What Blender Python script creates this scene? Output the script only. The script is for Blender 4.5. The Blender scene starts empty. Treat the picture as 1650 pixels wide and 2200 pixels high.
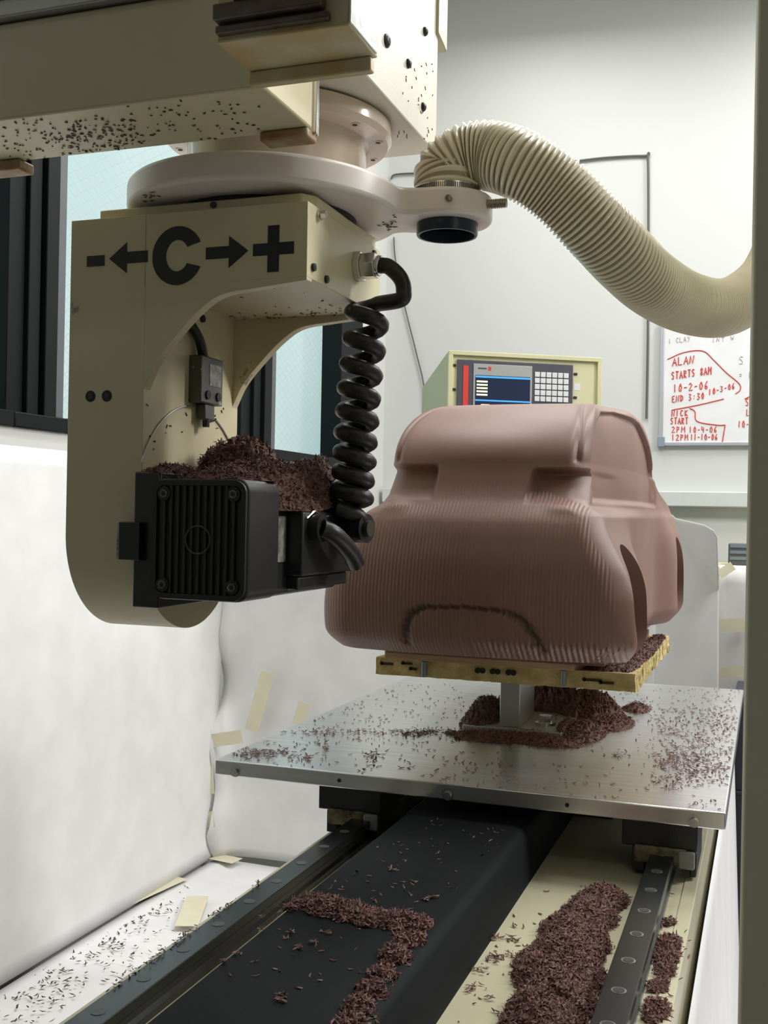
import bpy, math, random
import numpy as np
from mathutils import Vector, Matrix
rnd = random.Random(7)
nr = np.random.RandomState(11)
S = bpy.context.scene
COL = S.collection
PI = math.pi

# ------------------------------------------------------------------ camera
EYE = 1.35
FPX = 2323.5
YAW, PITCH, ROLL = (math.radians(a) for a in (19.557, .1186, 1.086))
c_, s_ = math.cos, math.sin
fwd = np.array([-s_(YAW)*c_(PITCH), c_(YAW)*c_(PITCH), s_(PITCH)])
rgt = np.array([c_(YAW), s_(YAW), 0.0])
upv = np.cross(rgt, fwd)
CR = c_(ROLL)*rgt + s_(ROLL)*upv
CU = -s_(ROLL)*rgt + c_(ROLL)*upv
cam_data = bpy.data.cameras.new('camera')
cam = bpy.data.objects.new('camera', cam_data); COL.objects.link(cam)
cam_data.sensor_fit = 'VERTICAL'; cam_data.sensor_height = 36.0; cam_data.sensor_width = 27.0
cam_data.lens = 36.0*FPX/2200.0
cam_data.clip_start = .02; cam_data.clip_end = 60
m = Matrix.Identity(4)
for i in range(3):
    m[i][0] = CR[i]; m[i][1] = CU[i]; m[i][2] = -fwd[i]
m[2][3] = EYE
cam.matrix_world = m
S.camera = cam

def at(x, y, axis, v):
    """world point seen at a photo pixel, on the plane axis = v"""
    d = CR*(x-825)/FPX - CU*(y-1100)/FPX + fwd
    i = 'XYZ'.index(axis)
    if i == 2: v = v-EYE
    q = d*v/d[i]; q[2] += EYE
    return q
def atd(x, y, d):
    q = (CR*(x-825)/FPX - CU*(y-1100)/FPX + fwd)*d; q[2] += EYE
    return q

# ------------------------------------------------------------------ world, lights, exposure
w = bpy.data.worlds.new('room_air'); S.world = w; w.use_nodes = True
w.node_tree.nodes['Background'].inputs[0].default_value = (.75, .85, .9, 1)
w.node_tree.nodes['Background'].inputs[1].default_value = .3
S.view_settings.view_transform = 'Standard'; S.view_settings.look = 'None'
S.view_settings.gamma = 1; S.view_settings.use_curve_mapping = False
S.view_settings.exposure = -0.17
def area(name, loc, size, power, col, target=None, rot=None, spread=180):
    l = bpy.data.lights.new(name, 'AREA'); l.shape = 'RECTANGLE'
    l.size, l.size_y = size; l.energy = power; l.color = col
    l.spread = math.radians(spread)
    o = bpy.data.objects.new(name, l); COL.objects.link(o); o.location = loc
    if target is not None:
        o.rotation_euler = (Vector(target)-Vector(loc)).to_track_quat('-Z', 'Y').to_euler()
    return o
FL = (1.0, .985, .965)
area('lamp_and_fill_light', (.80, 4.75, 3.95), (1.6, .3), 58, FL, (.76, 4.75, 0))
area('lamp_and_fill_light', (2.7, 3.3, 3.5), (.3, 1.8), 150, FL, (-.5, 1.8, .8))
area('lamp_and_fill_light', (-.75, 4.5, 3.95), (1.4, .3), 34, FL, (-1.0, 4.2, 0))
area('lamp_and_fill_light', (-1.0, 2.6, 4.1), (.3, 1.4), 46, FL, (-1.0, 2.6, 0))  # unseen fill lamp, added to brighten the paper on the left wall
area('lamp_and_fill_light', (.7, 2.6, 4.1), (.3, 1.4), 46, FL, (.7, 2.6, 0))  # unseen fill lamp, added to brighten the paper behind the car
area('lamp_and_fill_light', (-.6, -.9, 4.0), (1.6, .3), 4, FL, (-.6, -.9, 0))

# ------------------------------------------------------------------ materials
MATS = {}
def mat(name, col, rough=.5, metal=0., col2=None, nscale=8., namt=.5, bump=0., bscale=60., stretch=None,
        emit=None, estr=0., spots=None, spotcol=(.2, .2, .2), spotscale=20., spotthr=.7, coat=0., sss=0., spec=.5):
    if name in MATS: return MATS[name]
    m = bpy.data.materials.new(name); m.use_nodes = True; MATS[name] = m
    nt = m.node_tree; N = nt.nodes; L = nt.links; b = N['Principled BSDF']
    b.inputs['Roughness'].default_value = rough; b.inputs['Metallic'].default_value = metal
    b.inputs['Specular IOR Level'].default_value = spec
    if coat: b.inputs['Coat Weight'].default_value = coat
    if sss:
        b.inputs['Subsurface Weight'].default_value = sss; b.inputs['Subsurface Radius'].default_value = (.02, .02, .018)
        b.inputs['Subsurface Scale'].default_value = .5
    tc = N.new('ShaderNodeTexCoord'); src = tc.outputs['Object']
    if stretch:
        mp = N.new('ShaderNodeMapping'); mp.inputs['Scale'].default_value = stretch
        L.new(src, mp.inputs['Vector']); ssrc = mp.outputs['Vector']
    else: ssrc = src
    n = N.new('ShaderNodeTexNoise'); n.inputs['Scale'].default_value = nscale; n.inputs['Detail'].default_value = 6
    L.new(ssrc, n.inputs['Vector'])
    r = N.new('ShaderNodeValToRGB'); r.color_ramp.elements[0].position = .5-namt/2; r.color_ramp.elements[1].position = .5+namt/2
    c2 = col2 or tuple(c*.88 for c in col)
    r.color_ramp.elements[0].color = (*c2, 1); r.color_ramp.elements[1].color = (*col, 1)
    L.new(n.outputs['Fac'], r.inputs['Fac']); out = r.outputs['Color']
    if spots:
        n2 = N.new('ShaderNodeTexNoise'); n2.inputs['Scale'].default_value = spotscale; n2.inputs['Detail'].default_value = 5
        n2.inputs['Roughness'].default_value = .65
        L.new(src, n2.inputs['Vector'])
        r2 = N.new('ShaderNodeValToRGB'); r2.color_ramp.elements[0].position = spotthr; r2.color_ramp.elements[1].position = spotthr+.03
        L.new(n2.outputs['Fac'], r2.inputs['Fac'])
        mx = N.new('ShaderNodeMix'); mx.data_type = 'RGBA'; L.new(r2.outputs['Color'], mx.inputs['Factor'])
        L.new(out, mx.inputs['A']); mx.inputs['B'].default_value = (*spotcol, 1); out = mx.outputs['Result']
    L.new(out, b.inputs['Base Color'])
    if bump:
        n3 = N.new('ShaderNodeTexNoise'); n3.inputs['Scale'].default_value = bscale; n3.inputs['Detail'].default_value = 4
        L.new(ssrc, n3.inputs['Vector'])
        bp = N.new('ShaderNodeBump'); bp.inputs['Strength'].default_value = bump; bp.inputs['Distance'].default_value = .002
        L.new(n3.outputs['Fac'], bp.inputs['Height']); L.new(bp.outputs['Normal'], b.inputs['Normal'])
    if emit:
        b.inputs['Emission Color'].default_value = (*emit, 1); b.inputs['Emission Strength'].default_value = estr
    return m
cream = mat('cream_machine_paint', (.70, .64, .43), .42, col2=(.64, .575, .37), nscale=5, bump=.08, bscale=200,
            spots=True, spotcol=(.25, .24, .22), spotscale=9, spotthr=.675)
cream_clean = mat('cream_paint_even', (.55, .52, .36), .35, bump=.08, bscale=200)
cream_rust = mat('cream_paint_rust_stained', (.68, .62, .42), .4, col2=(.55, .40, .17), nscale=11, namt=.25, bump=.1)
house_white = mat('off_white_enamel', (.74, .71, .60), .3, bump=.12, bscale=350)
flange_mat = mat('pinkish_cream_gloss_enamel', (.68, .58, .47), .16, coat=.4)
alu = mat('brushed_aluminium', (.86, .87, .88), .26, .92, col2=(.62, .62, .62), nscale=5, stretch=(.7, 14, 8), namt=.6, bump=.05, bscale=30)
alu_edge = mat('milled_aluminium_edge', (.62, .62, .60), .38, .85, bump=.05)
alu_dull = mat('dull_cast_aluminium', (.55, .55, .53), .45, .6, bump=.15)
steel = mat('ground_steel', (.085, .09, .09), .26, .9)
steel_br = mat('bright_zinc_steel', (.75, .75, .73), .22, .95)
hole_dark = mat('dark_bore', (.015, .015, .015), .6)
blackpl = mat('black_plastic', (.018, .018, .02), .38, bump=.1, bscale=300)
blackmt = mat('black_painted_metal', (.022, .024, .027), .32, bump=.15, bscale=250, spots=True, spotcol=(.10, .10, .09), spotscale=60, spotthr=.70)
rubber = mat('black_rubber_cable', (.022, .021, .02), .42, bump=.15, bscale=300, spots=True, spotcol=(.09, .08, .06), spotscale=70, spotthr=.66)
whitepl = mat('white_nylon_plastic', (.88, .83, .81), .35, col2=(.82, .72, .69), nscale=4, namt=.5, sss=.3)
bluepl = mat('dark_blue_plastic', (.015, .035, .055), .3)
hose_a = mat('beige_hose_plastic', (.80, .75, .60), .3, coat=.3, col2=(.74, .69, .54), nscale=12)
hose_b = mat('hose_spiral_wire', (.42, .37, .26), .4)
letter = mat('black_vinyl_lettering', (.012, .012, .012), .45)
chip_m = mat('clay_shaving_brown', (.24, .118, .094), .7, col2=(.10, .048, .040), nscale=90, namt=.5)
chip_dk = mat('stuck_clay_shaving', (.10, .055, .045), .7, col2=(.05, .03, .025), nscale=90)
paper = mat('white_masking_paper', (.83, .83, .835), .7, bump=.25, bscale=3)
tape = mat('masking_tape', (.74, .70, .52), .6, col2=(.68, .64, .48), nscale=20)
wallp = mat('pale_grey_wall_paint', (.62, .63, .605), col2=(.60, .61, .585), nscale=1, rough=.7, bump=.03)
floorm = mat('grey_floor', (.12, .12, .11), .7)
frame_m = mat('black_window_frame', (.006, .009, .009), .5, spec=.15)
frame_l = mat('lit_frame_reveal', (.10, .105, .12), .45)  # lit side of the dark frame, its light put into the colour
blackcov = mat('black_cover_sheet', (.009, .011, .012), .6, spec=.1, bump=.12, bscale=500, spots=True, spotcol=(.07, .065, .06), spotscale=25, spotthr=.72)
wood = mat('stained_plywood', (.62, .43, .27), .65, col2=(.42, .27, .16), nscale=9, stretch=(1, 1, 12), bump=.3)
woodl = mat('fresh_plywood_edge', (.68, .52, .36), .65, bump=.3)
osb = mat('yellow_foam_board', (.72, .60, .29), .85, col2=(.50, .38, .15), nscale=45, namt=.3, bump=1., bscale=150)
green_grey = mat('faded_bolt', (.28, .36, .36), .4, .5)
board_white = mat('whiteboard_enamel', (.80, .81, .82), .18)
marker = mat('red_marker_ink', (.70, .06, .04), .6)
marker_f = mat('faded_marker_ink', (.62, .50, .48), .6)
post_m = mat('olive_beige_enamel', (.80, .79, .58), .4, col2=(.77, .76, .55), nscale=2)
console_m = mat('cream_console_enamel', (.70, .68, .42), .4)
console_g = mat('olive_console_side', (.42, .43, .27), .45)
grey_bez = mat('dark_grey_bezel', (.09, .09, .11), .4)
lt_bez = mat('light_grey_bezel', (.42, .43, .42), .4)
redm = mat('red_stripe', (.75, .07, .06), .4)
key_m = mat('white_key', (.78, .80, .82), .4)
screen = mat('dark_display', (.01, .014, .03), .2, emit=(.03, .045, .10), estr=.5)
scr_blue = mat('blue_screen_band', (.05, .3, .7), .3, emit=(.10, .45, .95), estr=.7)
scr_lt = mat('pale_screen_text', (.8, .8, .6), .3, emit=(.85, .82, .6), estr=.6)
grayplate = mat('scuffed_grey_sensor', (.13, .13, .12), .45, .3, spots=True, spotcol=(.35, .34, .30), spotscale=60, spotthr=.6)
label_m = mat('worn_silver_label', (.45, .45, .40), .4, .2, col2=(.2, .2, .18), nscale=60, namt=.2)
navy = mat('dark_navy_panel', (.015, .02, .04), .4)

def glass_mat():
    m = bpy.data.materials.new('wired_frosted_glass'); m.use_nodes = True
    nt = m.node_tree; N = nt.nodes; L = nt.links; b = N['Principled BSDF']
    tc = N.new('ShaderNodeTexCoord')
    outs = []
    for ang in (60, -60):
        mp = N.new('ShaderNodeMapping'); mp.vector_type = 'POINT'
        mp.inputs['Rotation'].default_value = (math.radians(ang), 0, 0)
        L.new(tc.outputs['Object'], mp.inputs['Vector'])
        sx = N.new('ShaderNodeSeparateXYZ'); L.new(mp.outputs['Vector'], sx.inputs[0])
        mu = N.new('ShaderNodeMath'); mu.operation = 'MULTIPLY'; mu.inputs[1].default_value = 1/.034; L.new(sx.outputs['Y'], mu.inputs[0])
        fr = N.new('ShaderNodeMath'); fr.operation = 'FRACT'; L.new(mu.outputs[0], fr.inputs[0])
        lt = N.new('ShaderNodeMath'); lt.operation = 'LESS_THAN'; lt.inputs[1].default_value = .07; L.new(fr.outputs[0], lt.inputs[0])
        outs.append(lt.outputs[0])
    mx = N.new('ShaderNodeMath'); mx.operation = 'MAXIMUM'; L.new(outs[0], mx.inputs[0]); L.new(outs[1], mx.inputs[1])
    n = N.new('ShaderNodeTexNoise'); n.inputs['Scale'].default_value = .9; n.inputs['Detail'].default_value = 1
    L.new(tc.outputs['Object'], n.inputs['Vector'])
    r = N.new('ShaderNodeValToRGB'); r.color_ramp.elements[0].position = .4; r.color_ramp.elements[1].position = .6
    r.color_ramp.elements[0].color = (.34, .50, .50, 1); r.color_ramp.elements[1].color = (.46, .60, .58, 1)
    L.new(n.outputs['Fac'], r.inputs['Fac'])
    mc = N.new('ShaderNodeMix'); mc.data_type = 'RGBA'; L.new(mx.outputs[0], mc.inputs['Factor'])
    L.new(r.outputs['Color'], mc.inputs['A']); mc.inputs['B'].default_value = (.30, .43, .45, 1)
    b.inputs['Base Color'].default_value = (.2, .25, .25, 1); b.inputs['Roughness'].default_value = .15
    L.new(mc.outputs['Result'], b.inputs['Emission Color']); b.inputs['Emission Strength'].default_value = .85
    return m
glass = glass_mat()

def clay_mat():
    m = bpy.data.materials.new('brown_modelling_clay'); m.use_nodes = True
    nt = m.node_tree; N = nt.nodes; L = nt.links; b = N['Principled BSDF']
    b.inputs['Roughness'].default_value = .5
    tc = N.new('ShaderNodeTexCoord')
    n = N.new('ShaderNodeTexNoise'); n.inputs['Scale'].default_value = 9; n.inputs['Detail'].default_value = 7
    L.new(tc.outputs['Object'], n.inputs['Vector'])
    r = N.new('ShaderNodeValToRGB'); r.color_ramp.elements[0].position = .3; r.color_ramp.elements[1].position = .7
    r.color_ramp.elements[0].color = (.228, .122, .096, 1); r.color_ramp.elements[1].color = (.262, .144, .113, 1)
    L.new(n.outputs['Fac'], r.inputs['Fac'])
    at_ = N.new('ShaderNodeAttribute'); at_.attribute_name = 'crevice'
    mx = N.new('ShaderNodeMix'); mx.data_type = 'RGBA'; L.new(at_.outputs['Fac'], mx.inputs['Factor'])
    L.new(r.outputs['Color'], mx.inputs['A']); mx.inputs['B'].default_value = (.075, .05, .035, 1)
    L.new(mx.outputs['Result'], b.inputs['Base Color'])
    sx = N.new('ShaderNodeSeparateXYZ'); L.new(tc.outputs['Object'], sx.inputs[0])
    mu = N.new('ShaderNodeMath'); mu.operation = 'MULTIPLY'; mu.inputs[1].default_value = 2*PI/.0062; L.new(sx.outputs['X'], mu.inputs[0])
    si = N.new('ShaderNodeMath'); si.operation = 'SINE'; L.new(mu.outputs[0], si.inputs[0])
    a2 = N.new('ShaderNodeAttribute'); a2.attribute_name = 'ridge'
    mm = N.new('ShaderNodeMath'); mm.operation = 'MULTIPLY'; L.new(si.outputs[0], mm.inputs[0]); L.new(a2.outputs['Fac'], mm.inputs[1])
    n2 = N.new('ShaderNodeTexNoise'); n2.inputs['Scale'].default_value = 120; n2.inputs['Detail'].default_value = 3
    L.new(tc.outputs['Object'], n2.inputs['Vector'])
    ad = N.new('ShaderNodeMath'); ad.operation = 'MULTIPLY_ADD'; L.new(n2.outputs['Fac'], ad.inputs[0]); ad.inputs[1].default_value = .35; L.new(mm.outputs[0], ad.inputs[2])
    bp = N.new('ShaderNodeBump'); bp.inputs['Strength'].default_value = .8; bp.inputs['Distance'].default_value = .00035
    L.new(ad.outputs[0], bp.inputs['Height']); L.new(bp.outputs['Normal'], b.inputs['Normal'])
    return m
clay = clay_mat()

# ------------------------------------------------------------------ mesh helpers
class MB:
    def __init__(s): s.v = []; s.f = []; s.m = []
    def add(s, vs, fs, mi=0):
        o = len(s.v); s.v += [tuple(map(float, v)) for v in vs]; s.f += [tuple(i+o for i in f) for f in fs]; s.m += [mi]*len(fs)
        return s
    def box(s, x0, x1, y0, y1, z0, z1, mi=0):
        v = [(x, y, z) for z in (z0, z1) for y in (y0, y1) for x in (x0, x1)]
        return s.add(v, [(0, 2, 3, 1), (4, 5, 7, 6), (0, 1, 5, 4), (2, 6, 7, 3), (0, 4, 6, 2), (1, 3, 7, 5)], mi)
    def hexa(s, p, mi=0):
        return s.add(p, [(0, 3, 2, 1), (4, 5, 6, 7), (0, 1, 5, 4), (1, 2, 6, 5), (2, 3, 7, 6), (3, 0, 4, 7)], mi)
    def prism(s, poly, axis, a, b, mi=0):
        """poly in the other two axes, extruded from a to b along axis"""
        n = len(poly)
        def mk(u, v, t):
            return {'X': (t, u, v), 'Y': (u, t, v), 'Z': (u, v, t)}[axis]
        vs = [mk(u, v, a) for u, v in poly]+[mk(u, v, b) for u, v in poly]
        fs = [tuple(range(n)), tuple(range(2*n-1, n-1, -1))]+[(i+n, (i+1) % n+n, (i+1) % n, i) for i in range(n)]
        return s.add(vs, fs, mi)
    def cyl(s, p0, p1, r0, r1=None, n=24, mi=0, cap=True):
        r1 = r0 if r1 is None else r1
        p0 = np.array(p0, float); p1 = np.array(p1, float); d = p1-p0; d /= np.linalg.norm(d)
        a = np.cross(d, [0, 0, 1] if abs(d[2]) < .9 else [1, 0, 0]); a /= np.linalg.norm(a); b = np.cross(d, a)
        vs = []
        for p, r in ((p0, r0), (p1, r1)):
            vs += [p+r*(math.cos(t)*a+math.sin(t)*b) for t in np.linspace(0, 2*PI, n, endpoint=False)]
        fs = [(i, (i+1) % n, (i+1) % n+n, i+n) for i in range(n)]
        if cap: fs += [tuple(range(n-1, -1, -1)), tuple(range(n, 2*n))]
        return s.add(vs, fs, mi)
    def hexbolt(s, p, d, r, h, mi=0):
        p = np.array(p, float); d = np.array(d, float)
        s.cyl(p, p+d*h*.25, r*1.25, n=20, mi=mi); s.cyl(p+d*h*.25, p+d*h, r, n=6, mi=mi); return s
    def sock(s, p, d, r, h, mi=0):
        p = np.array(p, float); d = np.array(d, float)
        s.cyl(p, p+d*h, r, r*.93, n=20, mi=mi); s.cyl(p+d*h, p+d*(h+.0005), r*.45, n=6, mi=mi); return s
    def lathe(s, prof, c, n=64, mi=0, axis='Z'):
        o = []
        for r, h in prof:
            for k in range(n):
                t = 2*PI*k/n
                if axis == 'Z': o.append((c[0]+r*math.cos(t), c[1]+r*math.sin(t), h))
                elif axis == 'Y': o.append((c[0]+r*math.cos(t), h, c[1]+r*math.sin(t)))
                else: o.append((h, c[0]+r*math.cos(t), c[1]+r*math.sin(t)))
        fs = [(i*n+k, i*n+(k+1) % n, (i+1)*n+(k+1) % n, (i+1)*n+k) for i in range(len(prof)-1) for k in range(n)]
        fs += [tuple(range(n-1, -1, -1)), tuple(range((len(prof)-1)*n, len(prof)*n))]
        return s.add(o, fs, mi)
    def tube(s, pts, r, n=12, rf=None, mf=None, cap=True):
        pts = np.array(pts, float); K = len(pts)
        T = np.gradient(pts, axis=0); T /= np.linalg.norm(T, axis=1)[:, None]
        a = np.cross(T[0], [0, 0, 1] if abs(T[0][2]) < .9 else [1, 0, 0]); a /= np.linalg.norm(a)
        vs = []
        ct = np.cos(np.linspace(0, 2*PI, n, endpoint=False))[:, None]; st = np.sin(np.linspace(0, 2*PI, n, endpoint=False))[:, None]
        for i in range(K):
            a = a-T[i]*np.dot(a, T[i]); a /= np.linalg.norm(a); b = np.cross(T[i], a)
            ri = rf[i] if rf is not None else r
            vs += list(pts[i]+ri*(ct*a+st*b))
        o = len(s.v); s.v += [tuple(v) for v in vs]
        for i in range(K-1):
            for k in range(n):
                s.f.append((o+i*n+k, o+i*n+(k+1) % n, o+(i+1)*n+(k+1) % n, o+(i+1)*n+k)); s.m.append(mf[i] if mf is not None else 0)
        if cap:
            s.f.append(tuple(o+k for k in range(n-1, -1, -1))); s.m.append(0)
            s.f.append(tuple(o+(K-1)*n+k for k in range(n))); s.m.append(0)
        return s
def wloc(o):
    l = Vector((0, 0, 0))
    while o is not None: l += o.location; o = o.parent
    return l
def meta(o, label=None, cat=None, group=None, kind=None):
    if label: o['label'] = label
    if cat: o['category'] = cat
    if group: o['group'] = group
    if kind: o['kind'] = kind
    return o
def build(name, mb, mats, parent=None, bevel=0, smooth=True, seg=2, origin=None, **kw):
    V = np.array(mb.v)
    if parent is not None: off = np.array(wloc(parent))
    elif origin is not None: off = np.array(origin)
    else: off = np.array([(V[:, 0].min()+V[:, 0].max())/2, (V[:, 1].min()+V[:, 1].max())/2, V[:, 2].min()])
    me = bpy.data.meshes.new(name); me.from_pydata([tuple(v) for v in V-off], [], mb.f)
    if not isinstance(mats, (list, tuple)): mats = [mats]
    for q in mats: me.materials.append(q)
    me.polygons.foreach_set('material_index', mb.m)
    me.update()
    import bmesh as bmh
    bm = bmh.new(); bm.from_mesh(me); bmh.ops.recalc_face_normals(bm, faces=bm.faces); bm.to_mesh(me); bm.free()
    o = bpy.data.objects.new(name, me); COL.objects.link(o)
    if parent is not None: o.parent = parent
    else: o.location = off
    if bevel:
        b = o.modifiers.new('bevel', 'BEVEL'); b.width = bevel; b.segments = seg; b.limit_method = 'ANGLE'; b.angle_limit = math.radians(40)
    if smooth:
        me.polygons.foreach_set('use_smooth', [True]*len(me.polygons))
        for e in me.edges: pass
        try: me.set_sharp_from_angle(angle=math.radians(35))
        except Exception: pass
    meta(o, **kw)
    return o
def thing(name, loc, **kw):
    o = bpy.data.objects.new(name, None); COL.objects.link(o); o.location = loc; o.empty_display_size = .05
    meta(o, **kw); return o
def catmull(P, n=12):
    P = [np.array(p, float) for p in P]; P = [2*P[0]-P[1]]+P+[2*P[-1]-P[-2]]; out = []
    for i in range(1, len(P)-2):
        for t in np.linspace(0, 1, n, endpoint=False):
            a, b, c, d = P[i-1:i+3]
            out.append(.5*((2*b)+(c-a)*t+(2*a-5*b+4*c-d)*t*t+(3*b-a-3*c+d)*t**3))
    out.append(P[-2]); return np.array(out)
def resample(P, ds):
    P = np.array(P); d = np.r_[0, np.cumsum(np.linalg.norm(np.diff(P, axis=0), axis=1))]
    n = max(2, int(d[-1]/ds)); t = np.linspace(0, d[-1], n)
    return np.stack([np.interp(t, d, P[:, k]) for k in range(3)], 1)
def ss(a, b, x):
    t = np.clip((x-a)/(b-a), 0, 1); return t*t*(3-2*t)

# ================================================================== THE SETTING
WX, WY = -2.0, 5.6           # left wall plane, back wall plane
CEIL = 4.8
build('floor', MB().box(-2.2, 3.2, -2.2, 5.8, -.1, 0), floorm, smooth=False, kind='structure')
build('ceiling', MB().box(-2.2, 3.2, -2.2, 5.8, CEIL, CEIL+.1), mat('ceiling_tile', (.28, .28, .27), .8), smooth=False, kind='structure')
build('wall_back', MB().box(-2.2, 3.2, WY, WY+.15, 0, CEIL), wallp, smooth=False, kind='structure')
build('wall_right', MB().box(3.05, 3.2, -2.2, WY, 0, CEIL), mat('grey_wall', (.30, .30, .28), .8), smooth=False, kind='structure')
build('wall_front', MB().box(-2.2, 3.05, -2.2, -2.05, 0, CEIL), mat('dim_wall', (.07, .07, .065), .8), smooth=False, kind='structure')
SILL, HEAD = 1.575, 3.3
wl = MB().box(WX-.2, WX, -2.05, WY, 0, SILL).box(WX-.2, WX, -2.05, WY, HEAD, CEIL)
for a, b in ((-2.05, .9), (5.22, WY)): wl.box(WX-.2, WX, a, b, SILL, HEAD)
build('wall_left', wl, wallp, smooth=False, kind='structure')
# windows: frames of several stepped dark members around wired glass
def window(n, y0, y1):
    t = thing('window_%d' % n, (WX-.06, (y0+y1)/2, SILL), kind='structure')
    build('pane', MB().box(WX-.10, WX-.092, y0, y1, SILL+.03, HEAD-.03), glass, t, smooth=False)
    f = MB()
    f.box(WX-.12, WX+.012, y0, y1, SILL, SILL+.045).box(WX-.12, WX+.012, y0, y1, HEAD-.05, HEAD)
    build('window_frame', f, frame_m, t, bevel=.004)
    return t
w1 = window(1, .9, 2.50); w2 = window(2, 2.74, 3.93); w3 = window(3, 4.22, 4.93)
def mullion(y0, y1, t):
    w_ = y1-y0; f = MB()
    f.box(WX-.14, WX-.02, y0, y0+w_*.30, SILL+.02, HEAD-.02)
    f.box(WX-.14, WX-.005, y0+w_*.30, y0+w_*.52, SILL+.02, HEAD-.02)
    f.box(WX-.14, WX+.008, y0+w_*.56, y0+w_*.80, SILL+.02, HEAD-.02)
    f.box(WX-.14, WX-.03, y0+w_*.52, y0+w_*.56, SILL+.02, HEAD-.02)
    build('mullion', f, frame_m, t, bevel=.003)
    build('frame_reveal', MB().box(WX-.12, WX-.002, y0+w_*.80, y1, SILL+.03, HEAD-.02), frame_l, t, bevel=.004)
    build('bottom_rail', MB().box(WX-.12, WX+.013, y0, y1, SILL, SILL+.044), frame_m, t, bevel=.004)
mullion(2.50, 2.74, w2); mullion(3.93, 4.22, w3)
build('right_jamb', MB().box(WX-.12, WX+.012, 4.93, 5.22, SILL, HEAD), frame_m, w3, bevel=.004)
build('trim_1', MB().box(-1.98, 2.9, WY-.07, WY, 1.415, 1.492), mat('raceway_grey', (.62, .66, .63), .5), bevel=.006, kind='structure')

# ------------------------------------------------------------------ paper masking (own thin sheets with folds)
def sheet(name, fn, nu, nv, th, label, material=paper, cat='paper sheet', **kw):
    P = np.array([[fn(u, v) for v in np.linspace(0, 1, nv)] for u in np.linspace(0, 1, nu)])
    mb = MB(); mb.v = [tuple(p) for p in P.reshape(-1, 3)]
    for i in range(nu-1):
        for j in range(nv-1):
            mb.f.append((i*nv+j, (i+1)*nv+j, (i+1)*nv+j+1, i*nv+j+1)); mb.m.append(0)
    o = build(name, mb, material, label=label, cat=cat, **kw)
    s = o.modifiers.new('thickness', 'SOLIDIFY'); s.thickness = th; s.offset = 0
    return o
def wav(u, v, k, a):
    return a*(math.sin(k*u*2.1+1.3*v)+.6*math.sin(k*1.7*v+2.2*u+1)+.4*math.sin(k*3.1*u-2.*v+.5))
YB = 3.71
sheet('masking_paper', lambda u, v: (WX+.030+.022*v*(1-v)*4*abs(wav(u, v, 3, .8))+.05*(1-v)**6*0, .6+(YB-.62)*u, .032+(SILL-.055-.032)*v), 60, 30, .0012,
      'white masking paper hung on the left wall from window sill to floor')
# low folded flap standing off the wall along the floor
def backf(u, v):
    x = -1.962+u*1.612; z = .03+v*1.33
    y = YB+.010+wav(u, v, 4, .010)-(.06+.05*math.sin(v*9)+.03*math.sin(v*23))*math.exp(-u/.022)
    x += .012*(1-u)*math.sin(v*11)*(v > .1)
    return (x, y, z)
sheet('masking_paper', backf, 60, 40, .0012, 'white masking paper screen standing behind the clay car')
def backr(u, v):
    top = np.interp(u, [0, .1, .25, .3, .8, .95, 1.], [1.362, 1.366, 1.366, 1.355, 1.335, 1.318, 1.295])
    x = -.345+u*.195; z = .03+v*(top-.03)
    y = YB-.012+.010*math.sin(u*3.0+v*2.4)*v
    line = 1.375-.23*u
    y -= max(0, z-line)*.9+.012*math.exp(-((z-line)/.012)**2)
    return (x+.018*(1-v)*u, y, z)
sheet('masking_paper', backr, 40, 120, .0012, 'white paper with a folded top corner right of the clay car')
sheet('masking_paper', lambda u, v: (-.150+u*.5, YB+.07+.008*math.sin(9*u+3*v), .03+v*1.172), 16, 20, .0012,
      'lower white paper screen seen beside the gantry post')
sheet('masking_paper', lambda u, v: (WX+.035+u*1.25,   .5+(YB-.49)*v, .010+.012*(u < .04)+.004*abs(wav(u, v, 5, .9))), 30, 40, .0012,
      'white masking paper laid on the floor left of the machine', cat='floor paper')
sheet('masking_paper', lambda u, v: (-.056+u*1.2+.012*v*math.sin(9*v), .9+(YB-1.0)*v, .012+.004*abs(wav(u, v, 5, .9))), 20, 30, .0012,
      'white masking paper laid on the floor right of the machine', cat='floor paper')
sheet('masking_paper', lambda u, v: (-.078+.010*abs(math.sin(7*u+1))*(1-v)+.02*(1-v), 1.0+u*2.1, .03+v*.73), 30, 14, .0012,
      'white masking paper hanging down the right side of the machine bed')
# pieces of tape
def tape_piece(x, y, px, py, ax, v, dx1, label):
    """x,y -> px,py : the ends of the strip in the photo, on a plane; dx1 its width in metres"""
    a = at(x, y, ax, v); b = at(px, py, ax, v); d = b-a; L = np.linalg.norm(d); d /= L
    nrm = {'X': np.array([1., 0, 0]), 'Y': np.array([0, -1., 0]), 'Z': np.array([0, 0, 1.])}[ax]
    s_v = np.cross(nrm, d)*dx1/2; n_ = nrm*.0008
    P = [a-s_v, b-s_v, b+s_v, a+s_v]
    build('masking_tape', MB().hexa([p for p in P]+[p+n_ for p in P]), tape, smooth=False, label=label, cat='tape', group='pieces of tape on the paper')
YT = YB-.012-.012
tape_piece(398, 1450, 458, 1378, 'Y', YT-.03, .05, 'tape across the upper end of the corner seam')
tape_piece(575, 1445, 540, 1570, 'Y', YT-.02, .055, 'slanting tape strip on the back paper left of the plate edge')
tape_piece(655, 1510, 640, 1560, 'Y', YT-.02, .05, 'short tape strip just above the left edge of the aluminium plate')
tape_piece(412, 1598, 520, 1582, 'Y', YT-.045, .05, 'level tape strip crossing the corner seam')
tape_piece(438, 1440, 452, 1705, 'Y', YT-.050, .035, 'long tape running down the corner seam')
tape_piece(412, 1765, 460, 1760, 'Y', YT-.06, .06, 'tape patch low on the corner seam')
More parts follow.
